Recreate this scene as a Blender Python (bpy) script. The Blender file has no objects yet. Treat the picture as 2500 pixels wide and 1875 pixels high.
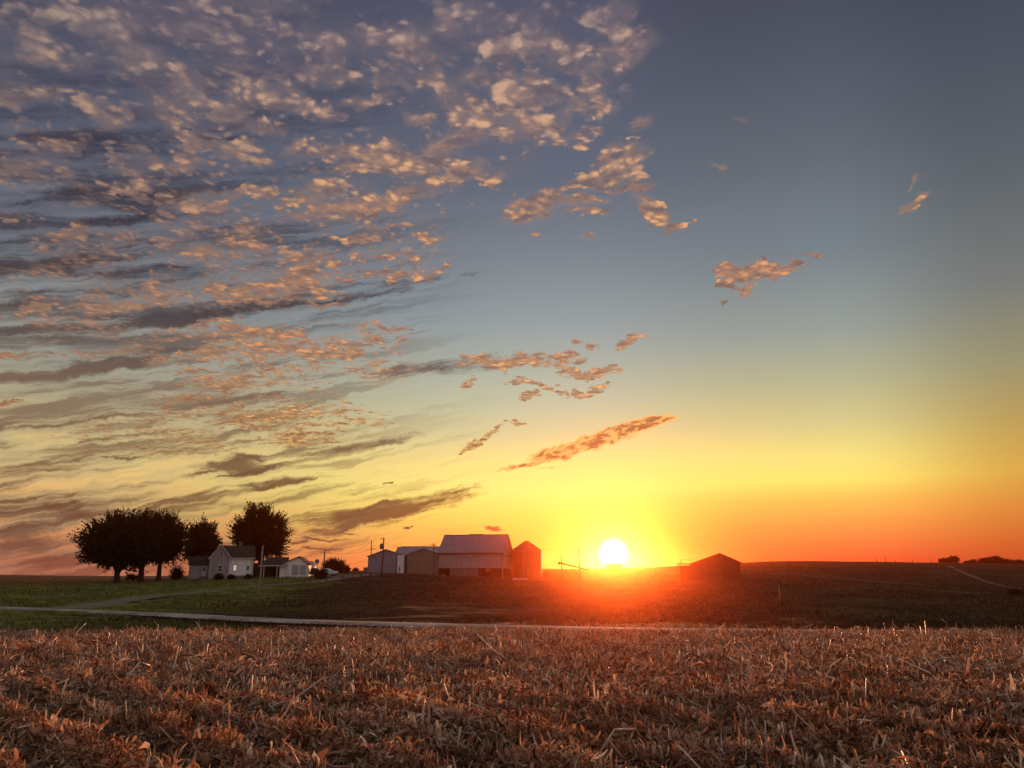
import bpy, math, random
import numpy as np
from mathutils import Vector, Matrix
random.seed(7); rng = np.random.default_rng(7)
scene = bpy.context.scene
COL = scene.collection
R = math.radians

# ------------------------------------------------------------------ camera
W0, H0, F0 = 2500.0, 1875.0, 1950.0          # photograph size and focal length in its pixels
PITCH = math.atan((1400 - H0/2) / F0)        # eye-level line of the place
CAMZ = 1.7
cp, sp = math.cos(PITCH), math.sin(PITCH)
cam = bpy.data.cameras.new("camera"); camo = bpy.data.objects.new("camera", cam); COL.objects.link(camo)
camo.location = (0, 0, CAMZ); camo.rotation_euler = (math.pi/2 + PITCH, 0, 0)
cam.sensor_width = 36; cam.lens = 36*F0/W0; cam.clip_start = 0.1; cam.clip_end = 20000
scene.camera = camo

def slope(py):                                # height per metre forward of a sight line
    return math.tan(PITCH + math.atan((H0/2 - py)/F0))
def ratio(px): return (px - W0/2)/F0*cp       # sideways per metre forward
def ray(px, py):
    cx, cy = (px - W0/2)/F0, (H0/2 - py)/F0
    return Vector((cx, cp - cy*sp, sp + cy*cp)).normalized()
def pt(px, py, Y):
    d = ray(px, py); k = Y/d.y
    return Vector((d.x*k, Y, CAMZ + d.z*k))

# ------------------------------------------------------------------ sun, sky, exposure
SUN = ray(1498, 1351)
SUN_EL = math.asin(SUN.z); SUN_AZ = math.atan2(SUN.x, SUN.y)
sl = bpy.data.lights.new("sun", 'SUN'); slo = bpy.data.objects.new("sun", sl); COL.objects.link(slo)
sl.energy = 4.6; sl.angle = R(0.5); sl.color = (1.0, 0.40, 0.17)
slo.rotation_euler = (-SUN).to_track_quat('-Z', 'Y').to_euler(); slo.location = (40, 300, 60)

vs = scene.view_settings
vs.view_transform = 'Standard'; vs.look = 'None'; vs.gamma = 1; vs.exposure = 0
scene.render.engine = 'CYCLES'
scene.cycles.volume_bounces = 0
scene.cycles.max_bounces = 6; scene.cycles.transparent_max_bounces = 8

def lin(c):
    return tuple((v/255/12.92 if v/255 <= .04045 else ((v/255+.055)/1.055)**2.4) for v in c)

class G:
    """small helper for building node graphs"""
    def __init__(s, nt): s.nt = nt
    def n(s, typ, **kw):
        o = s.nt.nodes.new(typ)
        for k, v in kw.items(): setattr(o, k, v)
        return o
    def put(s, sock, v):
        if hasattr(v, 'is_output'): s.nt.links.new(v, sock)
        elif v is not None: sock.default_value = v
    def m(s, op, a, b=None, c=None, clamp=False):
        o = s.n('ShaderNodeMath', operation=op, use_clamp=clamp)
        s.put(o.inputs[0], a)
        if b is not None: s.put(o.inputs[1], b)
        if c is not None: s.put(o.inputs[2], c)
        return o.outputs[0]
    def v(s, op, a, b=None, scale=None):
        o = s.n('ShaderNodeVectorMath', operation=op)
        s.put(o.inputs[0], a)
        if b is not None: s.put(o.inputs[1], b)
        if scale is not None: s.put(o.inputs['Scale'], scale)
        return o.outputs['Value'] if op in ('LENGTH', 'DOT_PRODUCT') else o.outputs[0]
    def comb(s, x, y, z=0.0):
        o = s.n('ShaderNodeCombineXYZ')
        for i, q in enumerate((x, y, z)): s.put(o.inputs[i], q)
        return o.outputs[0]
    def ramp(s, f, stops, interp='LINEAR'):
        o = s.n('ShaderNodeValToRGB'); s.put(o.inputs[0], f)
        r = o.color_ramp; r.interpolation = interp
        while len(r.elements) > 1: r.elements.remove(r.elements[-1])
        r.elements[0].position = stops[0][0]; r.elements[0].color = (*stops[0][1], 1)
        for p, c in stops[1:]:
            e = r.elements.new(p); e.color = (*c, 1)
        return o.outputs[0]
    def sm(s, v, a, b, lo=0.0, hi=1.0):
        o = s.n('ShaderNodeMapRange', interpolation_type='SMOOTHSTEP')
        s.put(o.inputs['Value'], v); s.put(o.inputs['From Min'], a); s.put(o.inputs['From Max'], b)
        s.put(o.inputs['To Min'], lo); s.put(o.inputs['To Max'], hi)
        return o.outputs[0]
    def mix(s, f, a, b, mode='MIX'):
        o = s.n('ShaderNodeMix', data_type='RGBA', blend_type=mode)
        s.put(o.inputs[0], f)
        s.put(o.inputs[6], a if not isinstance(a, tuple) else (*a, 1)); s.put(o.inputs[7], b if not isinstance(b, tuple) else (*b, 1))
        return o.outputs[2]
    def noise(s, vec, scale, detail=4, rough=.55, dist=0.0, lac=2.0):
        o = s.n('ShaderNodeTexNoise'); s.put(o.inputs['Vector'], vec)
        o.inputs['Scale'].default_value = scale; o.inputs['Detail'].default_value = detail
        o.inputs['Roughness'].default_value = rough; o.inputs['Distortion'].default_value = dist
        o.inputs['Lacunarity'].default_value = lac
        return o.outputs[0], o.outputs[1]
    def mapping(s, vec, loc=(0, 0, 0), rot=0.0, scale=(1, 1, 1), typ='TEXTURE'):
        o = s.n('ShaderNodeMapping', vector_type=typ); s.put(o.inputs[0], vec)
        o.inputs[1].default_value = loc; o.inputs[2].default_value = (0, 0, rot); o.inputs[3].default_value = scale
        return o.outputs[0]

K = 2500/2212                                  # the lists below were read off a 2212-pixel wide view
def azel(x, y):
    d = ray(x*K, y*K); return math.atan2(d.x, d.y), math.asin(d.z)

world = bpy.data.worlds.new("World"); scene.world = world; world.use_nodes = True
def build_world():
    nt = world.node_tree; nt.nodes.clear(); g = G(nt)
    d = g.n('ShaderNodeTexCoord').outputs['Generated']
    d = g.v('NORMALIZE', d)
    sx = g.n('ShaderNodeSeparateXYZ'); g.put(sx.inputs[0], d); x, y, z = sx.outputs
    az = g.m('ARCTAN2', x, y); el = g.m('ARCSINE', z)
    V = g.comb(az, el)
    EM = R(40)
    def col(stops):
        out = []
        for yy, c in stops: out.append((max(0., min(1., azel(1106, yy)[1]/EM)), lin(c)))
        return sorted(out, key=lambda q: q[0])
    f = g.m('DIVIDE', el, EM)
    left = g.ramp(f, col([(0,(74,74,92)),(200,(78,78,97)),(400,(78,82,100)),(600,(92,96,108)),(720,(116,120,124)),(830,(146,146,134)),(920,(168,156,124)),(1010,(196,176,126)),(1070,(196,164,114)),(1130,(160,136,104)),(1200,(164,128,104)),(1238,(184,124,98))]))
    mid = g.ramp(f, col([(0,(78,80,102)),(200,(84,89,109)),(400,(96,103,120)),(550,(118,128,138)),(700,(142,156,160)),(790,(164,174,162)),(870,(188,192,162)),(940,(214,206,150)),(1000,(250,228,136)),(1060,(255,240,128)),(1110,(255,222,100)),(1160,(255,188,84)),(1200,(252,160,76)),(1235,(246,130,66))]))
    rmid = g.ramp(f, col([(0,(66,68,84)),(200,(78,84,98)),(400,(94,103,114)),(600,(116,128,136)),(750,(146,156,150)),(850,(178,178,142)),(930,(208,198,136)),(1000,(240,222,126)),(1050,(255,228,110)),(1090,(254,190,86)),(1140,(246,150,74)),(1180,(238,116,66)),(1210,(226,86,60)),(1235,(212,70,54))]))
    right = g.ramp(f, col([(0,(58,60,76)),(300,(74,80,93)),(500,(88,96,103)),(700,(114,118,116)),(850,(150,144,108)),(950,(182,154,86)),(1050,(216,166,68)),(1120,(214,130,54)),(1180,(200,94,44)),(1220,(186,72,42))]))
    a1 = azel(50, 700)[0]; a2 = azel(1200, 900)[0]; a3 = azel(1650, 900)[0]; a4 = azel(1850, 900)[0]; a5 = azel(2230, 900)[0]
    base = g.mix(g.sm(az, a1, a2), left, mid)
    base = g.mix(g.sm(az, a2+.02, a3), base, rmid)
    base = g.mix(g.sm(az, a4-.02, a5), base, right)
    # the sky behind the viewer: brightened warm tone, added as fill for camera-facing surfaces
    back = g.ramp(f, [(0, lin((208,172,152))), (.25, lin((202,180,170))), (1, lin((140,137,148)))])
    base = g.mix(g.sm(g.m('ABSOLUTE', az), 1.0, 1.9), base, back)
    nish = g.n('ShaderNodeTexSky', sky_type='NISHITA', sun_disc=False, sun_elevation=SUN_EL, sun_rotation=SUN_AZ)
    base = g.mix(.012, base, nish.outputs[0], 'ADD')
    # faint mottling of the clear air
    # ---------------- warped sky coordinates
    _, nc = g.noise(V, 26, 4, .6)
    warp = g.v('SCALE', g.v('SUBTRACT', nc, (.5, .5, .5)), scale=.045)
    VW = g.v('ADD', V, warp)
    VWs = g.v('ADD', V, g.v('MULTIPLY', warp, (1.6, .45, 0)))
    def field(vec, blobs, GROW=1.25):
        acc = None
        for b in blobs:
            cx, cy, rx, ry = b[:4]; ang = R(b[4]) if len(b) > 4 else 0; st = b[5] if len(b) > 5 else 1.0
            c0 = azel(cx, cy); c1 = azel(cx+rx*math.cos(ang), cy-rx*math.sin(ang)); c2 = azel(cx-ry*math.sin(ang), cy-ry*math.cos(ang))
            u = (c1[0]-c0[0], c1[1]-c0[1]); w = (c2[0]-c0[0], c2[1]-c0[1])
            mp = g.mapping(vec, (c0[0], c0[1], 0), math.atan2(u[1], u[0]), (math.hypot(*u)*GROW, math.hypot(*w)*GROW, 1))
            o = g.n('ShaderNodeTexGradient', gradient_type='SPHERICAL'); g.put(o.inputs[0], mp)
            val = o.outputs[1]
            if st != 1.0: val = g.m('MULTIPLY', val, st)
            acc = val if acc is None else g.m('MAXIMUM', acc, val)
        return acc
    # ---------------- long dark streaks of high stratus, fanning out of the lower left
    dark = [(510,1008,95,28,0,1.25),(450,1020,70,8,6,.9),(545,990,60,12,-8,.9),(610,1040,80,13,6,1.1),(560,1050,60,8,2),(840,1104,230,30,15,1.15),(690,1146,110,14,13,.9),(985,1062,90,9,14,.9),(740,1130,130,16,10,.8),(1060,1142,34,7,-6,1.3),(890,1135,22,4,0,1.2),(842,1042,9,3,0,1.6),
            (700,1166,70,4,2,1.2),(640,1176,50,3,0),(750,1153,30,3,0,1.1),(800,1186,40,3,2,.9),(690,1186,60,3,0,.9),(270,990,70,5,-5,1.),(560,1003,60,6,-6),
            (200,795,260,20,10,1.05),(60,815,130,22,4,.9),(330,700,360,24,9,1.0),(150,715,170,26,6,.9),(700,650,330,14,11,.8),(900,605,150,10,6,.6),(110,570,210,54,6,1.0),(60,640,120,30,8,.7),(310,455,150,40,12,.95),(180,420,150,30,4,.75),(60,330,160,26,6,.7),(420,300,140,20,8,.5),(250,590,260,18,9,.8),
            (330,520,260,14,10,.6),(130,300,190,44,-3,.85),(560,480,180,12,12,.5),(240,905,330,15,7,.8),(480,870,220,16,10,.7),(900,800,330,18,6,.7),(1090,785,110,18,6,.6),(420,930,300,12,6,.6),(150,1000,260,18,6,.65),(60,1060,160,22,3,.6),(120,1110,260,42,3,.75),(60,1170,180,60,0,.9),(330,1080,180,14,4,.5),(800,960,220,16,8,.45),
            (560,905,170,26,6,.55),(560,760,220,26,4,.5),(1180,1010,60,5,10,.6),(620,560,200,12,10,.4)]
    D = field(VWs, dark)
    st_vec = g.mapping(VWs, rot=R(12), scale=(.30, .028, 1))
    sn, _ = g.noise(st_vec, 1.0, 5, .62)
    VWf = g.v('ADD', V, g.v('MULTIPLY', warp, (1.5, .16, 0)))
    s2, _ = g.noise(g.mapping(VWf, rot=R(13), scale=(.13, .0095, 1)), 1.0, 6, .62, 0)
    s3, _ = g.noise(g.mapping(VW, rot=R(10), scale=(.045, .011, 1)), 1.0, 5, .65)
    snD = g.m('ADD', g.m('MULTIPLY', g.m('SUBTRACT', sn, .5), 1.2), g.m('ADD', g.m('MULTIPLY', g.m('SUBTRACT', s2, .5), 1.5), g.m('MULTIPLY', g.m('SUBTRACT', s3, .5), .9)))
    Dm = g.m('MULTIPLY', g.sm(g.m('ADD', D, snD), .15, .85), g.sm(D, .0, .14))
    sn = g.m('ADD', g.m('MULTIPLY', sn, .55), g.m('MULTIPLY', s2, .45))
    # thin veil over the left, streaky
    veilmask = g.m('MULTIPLY', g.sm(az, azel(1150, 700)[0], azel(500, 700)[0]), g.sm(el, R(46), R(18)))
    veil = g.m('MULTIPLY', g.sm(sn, .47, .58), g.m('MULTIPLY', veilmask, .74))
    lightveil = g.m('MULTIPLY', g.sm(sn, .49, .39), g.m('MULTIPLY', veilmask, .6))
    dcol = g.ramp(f, col([(0,(54,55,76)),(400,(56,56,72)),(600,(60,55,64)),(720,(72,65,68)),(800,(92,80,76)),(900,(124,100,82)),(1000,(112,84,62)),(1060,(112,80,56)),(1110,(112,76,54)),(1160,(112,78,62)),(1230,(130,80,64))]))
    lcol = g.ramp(f, col([(0,(82,84,104)),(400,(96,102,120)),(600,(120,128,138)),(750,(148,154,152)),(850,(176,172,144)),(950,(214,190,130)),(1050,(250,206,124)),(1150,(240,160,95)),(1230,(225,120,80))]))
    c = g.mix(lightveil, base, lcol)
    c = g.mix(veil, c, dcol)
    c = g.mix(g.m('MULTIPLY', Dm, .9), c, dcol)
    # ---------------- sunlit altocumulus flakes
    puffs = [(85,90,62,42,-20),(240,62,80,50,-10,.95),(310,125,60,32,-20,.9),(170,132,34,20,0,.9),(75,205,80,24,4,1.1),(215,238,52,20,-18,.9),(228,266,34,18,0,.9),(25,370,50,22,0,.7),(60,380,46,18,-20,.7),
             (600,18,75,24,0,.95),(705,95,52,30,-25,.9),(415,225,62,50,10,1.05),(480,245,55,30,0,.9),(575,200,78,34,0,1.1),(640,232,80,22,-5,1),(668,160,42,28,30,1),(752,165,64,22,0,.95),(420,15,70,16,0,.6),(390,70,60,20,0,.6),(800,215,45,14,0,.8),(130,30,50,24,0,.7),
             (848,75,75,28,0,1.1),(955,46,50,22,10,1),(1010,32,66,28,20,.9),(1060,28,40,18,0,.8),(560,275,50,15,0,1),(300,320,38,16,-25,1),(375,350,70,16,0,1.1),(430,308,50,18,0,1),(505,320,54,20,5,1.05),(556,350,26,10,0,1),(640,310,32,14,30,1),
             (1100,98,80,26,0,1.25),(945,178,60,24,-22,1.2),(1030,170,38,20,0,1.1),(1108,185,58,34,0,1.2),(1192,208,40,22,10,1.2),(1050,250,85,42,-12,1.15),(1160,268,44,20,0,1.15),(1240,240,54,26,20,1.15),(1272,190,26,22,0,1.1),(1300,34,64,34,20,1.05),(1242,112,54,38,0,1.2),(1350,105,78,30,25,1.25),(1182,80,30,16,0,1.1),(1280,145,44,20,20,1),
             (905,258,34,13,0,1.1),(950,325,60,22,15,.95),(840,345,90,24,-8,1.15),(905,352,60,24,-6,1.3),(980,382,72,17,16,1.35),(1045,350,26,14,20,1),(730,335,60,18,-10,.95),(770,368,50,14,0,.95),(1000,300,60,24,10,.95),(1070,385,22,10,20,.9),
             (680,420,70,22,12,1.05),(755,450,90,16,0,1.1),(842,432,54,20,25,1.25),(905,422,40,9,0,.9),(650,460,60,12,0,.9),(270,400,50,13,-8,1),(410,425,54,22,5,1.15),(545,415,66,16,2,1.15),(455,440,80,12,8,1.1),(30,468,60,14,0,.6),(150,510,90,16,-6,.6),
             (830,491,56,7,0,1),(922,520,34,8,0,.95),(760,510,60,6,0,.8),(450,541,50,16,0,1.15),(505,522,26,7,0,.9),(560,530,60,7,0,.7),(700,566,66,10,3,1.15),(790,543,50,8,0,.9),(835,560,70,7,0,1.05),(668,577,26,9,0,1.15),
             (600,625,120,20,4,1.2),(660,608,90,14,0,1.1),(470,626,26,15,0,1.2),(850,594,80,9,0,1.0),(690,655,46,6,0,1.05),(570,650,100,8,0,1),(90,664,60,16,0,1.05),(235,655,70,20,0,.95),(322,640,44,18,0,.95),(920,580,40,7,0,.8),
             (560,728,150,20,-3,.95),(470,770,120,16,4,.85),(620,755,130,16,0,.95),(725,770,80,14,0,1.15),(830,706,42,10,0,1.05),(770,740,60,12,0,.8),(500,820,90,20,0,.95),(410,850,70,10,6,.8),(860,735,20,12,0,.9),(600,795,90,10,0,.8),(480,700,80,10,0,.8),
             (600,895,190,26,-4,.72),(650,945,70,14,0,.75),(745,870,26,5,0,.9),(20,875,60,6,0,.9),(30,770,60,8,0,.8),(190,770,90,8,4,.6),
             (1345,345,46,36,20,1.3),(1300,385,76,22,16,1.25),(1372,372,24,18,0,.9),(1160,447,64,24,25,1.4),(1250,438,62,15,5,1.4),(1262,466,44,8,-4,1.2),(1405,450,44,16,-35,1.4),(1467,487,24,9,30,1.4),(1387,262,26,14,20,.9),(1110,440,26,12,0,1),(1155,507,12,5,0,1.3),(1265,508,14,6,0,1.3),(1355,410,70,10,10,.95),
             (1590,568,32,9,0,1.2),(1640,582,74,17,4,1.7),(1700,572,26,11,28,1.7),(1605,617,26,15,42,1.6),(1568,612,18,7,0,1.5),(1755,545,17,6,-15,1.4),(1560,650,9,4,0,1.5),(1985,425,34,9,22,1.5),(1977,390,15,6,30,1.2),(1958,448,18,6,15,1),(1598,257,14,7,0,.7),(1555,355,20,7,-20,.6),
             (1120,782,100,14,2,1.3),(1050,785,44,7,0,1.1),(1210,772,44,11,0,1.3),(1272,804,58,10,0,1.5),(1366,735,28,10,28,1.6),(1150,833,44,6,-10,1.4),(1262,845,30,6,8,1.4),(1150,863,28,8,0,1.4),(1216,853,17,5,0,1.4),(1010,830,18,10,20,1.2),(1282,745,14,6,0,1.3),(1302,831,22,5,0,1.4),(1250,740,16,6,0,1.1),
             (1045,942,46,6,28,1.4),(1015,962,20,5,25,1.2),(1118,915,14,4,30,1.1),
             (1110,50,60,22,0,.8),(900,120,70,16,0,.65),(560,150,90,20,0,.6),(1220,300,60,16,10,.8),(1150,215,70,26,0,1),(880,180,40,16,0,.8),(1320,70,60,20,10,.95)]
    Pm = field(VW, puffs, 1.55)
    zz = g.m('ADD', g.m('MAXIMUM', z, 0.0), .07)
    P = g.comb(g.m('DIVIDE', x, zz), g.m('DIVIDE', y, zz))
    fb, _ = g.noise(P, 12.5, 8, .6, .25)
    P2 = g.v('ADD', P, (.012, .030, 0))
    _, pw = g.noise(P, 9, 3, .5)
    Pw = g.v('ADD', P, g.v('SCALE', g.v('SUBTRACT', pw, (.5, .5, .5)), scale=.07))
    vo = g.n('ShaderNodeTexVoronoi', feature='SMOOTH_F1'); g.put(vo.inputs['Vector'], Pw); vo.inputs['Scale'].default_value = 17; vo.inputs['Smoothness'].default_value = .35
    cell1 = g.m('SUBTRACT', .42, vo.outputs[0])
    vo2 = g.n('ShaderNodeTexVoronoi', feature='SMOOTH_F1'); g.put(vo2.inputs['Vector'], Pw); vo2.inputs['Scale'].default_value = 40; vo2.inputs['Smoothness'].default_value = .3
    cell2 = g.m('SUBTRACT', .42, vo2.outputs[0])
    cell = g.m('ADD', g.m('MULTIPLY', cell1, .8), g.m('MULTIPLY', cell2, .75))
    fb2, _ = g.noise(P2, 12.5, 8, .6, .25)
    fine, _ = g.noise(P, 30, 4, .6)
    dens = g.m('ADD', g.m('MULTIPLY', g.m('SUBTRACT', fb, .5), 3.0), Pm)
    dens = g.m('ADD', dens, g.m('MULTIPLY', g.m('SUBTRACT', fine, .5), 1.1))
    dens = g.m('ADD', dens, g.m('MULTIPLY', cell, 1.3))
    dens = g.m('MULTIPLY', dens, g.sm(Pm, .02, .14))
    A = g.sm(dens, .04, .52)
    relief = g.m('ADD', .62, g.m('MULTIPLY', g.m('SUBTRACT', fb2, fb), 4.2), clamp=True)
    relief = g.m('MULTIPLY', relief, g.sm(dens, .2, .8, .4, 1.0))
    relief = g.m('MULTIPLY', relief, g.sm(cell, -.16, .22, .42, 1.12))
    
    lit = g.ramp(f, col([(0,(176,150,142)),(150,(202,164,142)),(300,(222,172,136)),(450,(238,176,122)),(600,(240,168,112)),(750,(248,172,108)),(850,(246,190,126)),(950,(255,208,120)),(1100,(255,190,90))]))
    litL = g.ramp(f, col([(0,(146,130,130)),(200,(166,142,130)),(400,(182,146,120)),(600,(184,138,104)),(750,(190,140,106)),(900,(196,140,98)),(1100,(200,130,80))]))
    lit = g.mix(g.sm(az, azel(150, 500)[0], azel(900, 500)[0]), litL, lit)
    shd = g.ramp(f, col([(0,(96,90,106)),(300,(108,98,106)),(600,(124,102,98)),(750,(138,110,96)),(900,(148,108,80)),(1000,(130,68,42)),(1100,(120,60,40))]))
    # thin milky sheet the flakes sit in
    soft = g.m('MULTIPLY', g.sm(g.m('ADD', Pm, g.m('MULTIPLY', g.m('SUBTRACT', fb, .5), 1.6)), -.05, .9), g.sm(Pm, .0, .3))
    c = g.mix(g.m('MULTIPLY', soft, .30), c, g.mix(.45, shd, lit))
    # scattered small flecks and faint cloudlets between the larger flakes
    reg = field(VWs, [(380,160,760,360,0,1.2),(60,200,400,300,0,1.1),(1080,150,360,230,10,1.2),(560,520,500,190,6,1.15),(600,780,400,110,3,1.25),(480,930,420,70,4,.9),(150,650,260,120,8,.9),(1000,380,200,90,20,.9)], 1.0)
    fk, _ = g.noise(P, 21, 6, .62, .3); fk2, _ = g.noise(g.v('ADD', P, (.008, .02, 0)), 21, 6, .62, .3)
    big, _ = g.noise(P, 3.2, 4, .6)
    sheet = g.m('MULTIPLY', g.sm(g.m('ADD', g.m('MULTIPLY', big, .6), g.m('MULTIPLY', fb, .4)), .42, .60), g.sm(reg, .0, .6))
    c = g.mix(g.m('MULTIPLY', sheet, .20), c, g.mix(.3, shd, lit))
    fd = g.m('MULTIPLY', g.sm(g.m('ADD', g.m('ADD', fk, g.m('MULTIPLY', cell, .32)), g.m('MULTIPLY', g.m('SUBTRACT', big, .5), .8)), .44, .64), g.sm(reg, .05, .45))
    frel = g.m('ADD', g.m('ADD', .42, g.m('MULTIPLY', cell2, .9)), g.m('MULTIPLY', g.m('SUBTRACT', fk2, fk), 4.5), clamp=True)
    c = g.mix(g.m('MULTIPLY', fd, .62), c, g.mix(frel, shd, lit))
    pc = g.mix(relief, shd, lit)
    c = g.mix(g.m('MULTIPLY', A, .9), c, pc)
    # the dark-cored, bright-rimmed bar of cloud right of centre
    _, nb = g.noise(V, 60, 4, .6)
    Vb = g.v('ADD', V, g.v('SCALE', g.v('SUBTRACT', nb, (.5, .5, .5)), scale=.016))
    bar = field(Vb, [(1290,952,150,17,19,1.5),(1395,912,70,13,13,1.5),(1215,975,75,15,14,1.5),(1140,1003,70,5,11,1.3),(1330,935,90,15,18,1.5)])
    bn, _ = g.noise(g.mapping(V, rot=R(16), scale=(.020, .0075, 1)), 1.0, 6, .66, .4)
    bd = g.m('ADD', bar, g.m('MULTIPLY', g.m('SUBTRACT', bn, .5), 1.1))
    core = g.m('MULTIPLY', g.sm(bd, .42, .80), g.sm(g.m('ADD', bn, g.m('MULTIPLY', cell2, .12)), .42, .56))
    low = field(Vb, [(1290,974,160,9,18,1.5),(1400,928,75,6,14,1.4),(1165,1010,70,4,10,1.2),(1225,997,70,8,12,1.3)])
    bcol = g.mix(g.m('MULTIPLY', core, .85), lin((255, 190, 104)), lin((150, 72, 44)))
    bcol = g.mix(g.m('MULTIPLY', g.sm(low, .25, .8), .75), bcol, lin((255, 214, 130)))
    c = g.mix(g.m('MULTIPLY', g.m('MULTIPLY', g.sm(bd, .10, .5), g.sm(bar, .0, .12)), .92), c, bcol)
    # ---------------- glow and disc of the low sun
    ang = g.m('ARCCOSINE', g.v('DOT_PRODUCT', d, tuple(SUN)))
    halo = g.m('POWER', g.sm(ang, R(3.4), R(.85)), 1.1)
    c = g.mix(g.m('MULTIPLY', halo, .8), c, (1.05, .88, .12))
    c = g.mix(g.sm(ang, R(1.25), R(.88)), c, (1.3, 1.2, .45))
    c = g.mix(g.sm(ang, R(.95), R(.86)), c, (2.2, 2.1, 1.8))
    # below the horizon: dull earth tone
    c = g.mix(g.sm(z, -.004, -.03), c, (.05, .03, .02))
    bg = g.n('ShaderNodeBackground'); g.put(bg.inputs[0], c); bg.inputs[1].default_value = 1.0
    out = g.n('ShaderNodeOutputWorld'); nt.links.new(bg.outputs[0], out.inputs[0])
    world.cycles.sampling_method = 'MANUAL'; world.cycles.sample_map_resolution = 512
build_world()

# ------------------------------------------------------------------ materials
def mat(name, c1, c2=None, rough=.85, scale=3.0, bump=0.0, bscale=20.0, island=None, transl=0.0, metal=0.0, stretch=None, c3=None, emit=None, spec=.3, patch=False):
    m = bpy.data.materials.new(name); m.use_nodes = True; nt = m.node_tree; nt.nodes.clear(); g = G(nt)
    tc = g.n('ShaderNodeTexCoord').outputs['Object']
    if stretch: tc = g.mapping(tc, scale=stretch, typ='POINT')
    p = g.n('ShaderNodeBsdfPrincipled'); p.inputs['Roughness'].default_value = rough; p.inputs['Metallic'].default_value = metal
    p.inputs['Specular IOR Level'].default_value = spec
    if island:
        rnd = g.n('ShaderNodeNewGeometry').outputs['Random Per Island']
        col = g.ramp(rnd, island)
        if patch:
            pn, _ = g.noise(tc, 1.1, 4, .6); pn2, _ = g.noise(tc, .35, 2, .5)
            col = g.mix(1.0, col, g.ramp(pn, [(.34, (.48,.42,.36)), (.48, (.95,.92,.9)), (.62, (1.1,1.1,1.1))]), 'MULTIPLY')
            col = g.mix(g.sm(pn2, .42, .6), col, g.mix(1.0, col, (1.0,.86,.74), 'MULTIPLY'))
    else:
        n, _ = g.noise(tc, scale, 6, .62)
        col = g.mix(g.sm(n, .36, .64), c1, c2 or c1)
        if c3:
            n3, _ = g.noise(tc, scale*.23, 3, .5)
            col = g.mix(g.sm(n3, .46, .62), col, c3)
    g.put(p.inputs['Base Color'], col)
    if bump:
        bn, _ = g.noise(tc, bscale, 4, .6)
        b = g.n('ShaderNodeBump'); b.inputs['Strength'].default_value = bump; b.inputs['Distance'].default_value = .05
        g.put(b.inputs['Height'], bn); g.put(p.inputs['Normal'], b.outputs[0])
    if emit:
        p.inputs['Emission Color'].default_value = (*emit[:3], 1); p.inputs['Emission Strength'].default_value = emit[3]
    sh = p.outputs[0]
    if transl:
        t = g.n('ShaderNodeBsdfTranslucent'); g.put(t.inputs[0], col)
        ms = g.n('ShaderNodeMixShader'); ms.inputs[0].default_value = transl
        nt.links.new(sh, ms.inputs[1]); nt.links.new(t.outputs[0], ms.inputs[2]); sh = ms.outputs[0]
    out = g.n('ShaderNodeOutputMaterial'); nt.links.new(sh, out.inputs[0])
    return m

def ribbed(name, c1, c2, pitch=.25, rough=.55, axis=0, metal=.0):
    """painted metal or board siding: ribs along one axis plus streaky weathering"""
    m = bpy.data.materials.new(name); m.use_nodes = True; nt = m.node_tree; nt.nodes.clear(); g = G(nt)
    tc = g.n('ShaderNodeTexCoord').outputs['Object']
    s = g.n('ShaderNodeSeparateXYZ'); g.put(s.inputs[0], tc)
    n, _ = g.noise(g.mapping(tc, scale=(1.6, 1.6, .35), typ='POINT'), 1.4, 6, .65)
    col = g.mix(g.sm(n, .36, .66), c1, c2)
    co = s.outputs[2] if axis == 2 else g.m('ADD', s.outputs[0], s.outputs[1])
    wv = g.m('PINGPONG', co, pitch/2)
    groove = g.sm(wv, 0, pitch*.12, 1, 0)
    col = g.mix(g.m('MULTIPLY', groove, .45), col, tuple(v*.45 for v in c1))
    p = g.n('ShaderNodeBsdfPrincipled'); g.put(p.inputs['Base Color'], col)
    p.inputs['Roughness'].default_value = rough; p.inputs['Metallic'].default_value = metal; p.inputs['Specular IOR Level'].default_value = .3
    b = g.n('ShaderNodeBump'); b.inputs['Strength'].default_value = .5; b.inputs['Distance'].default_value = .03
    g.put(b.inputs['Height'], wv); g.put(p.inputs['Normal'], b.outputs[0])
    out = g.n('ShaderNodeOutputMaterial'); nt.links.new(p.outputs[0], out.inputs[0])
    return m

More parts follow.
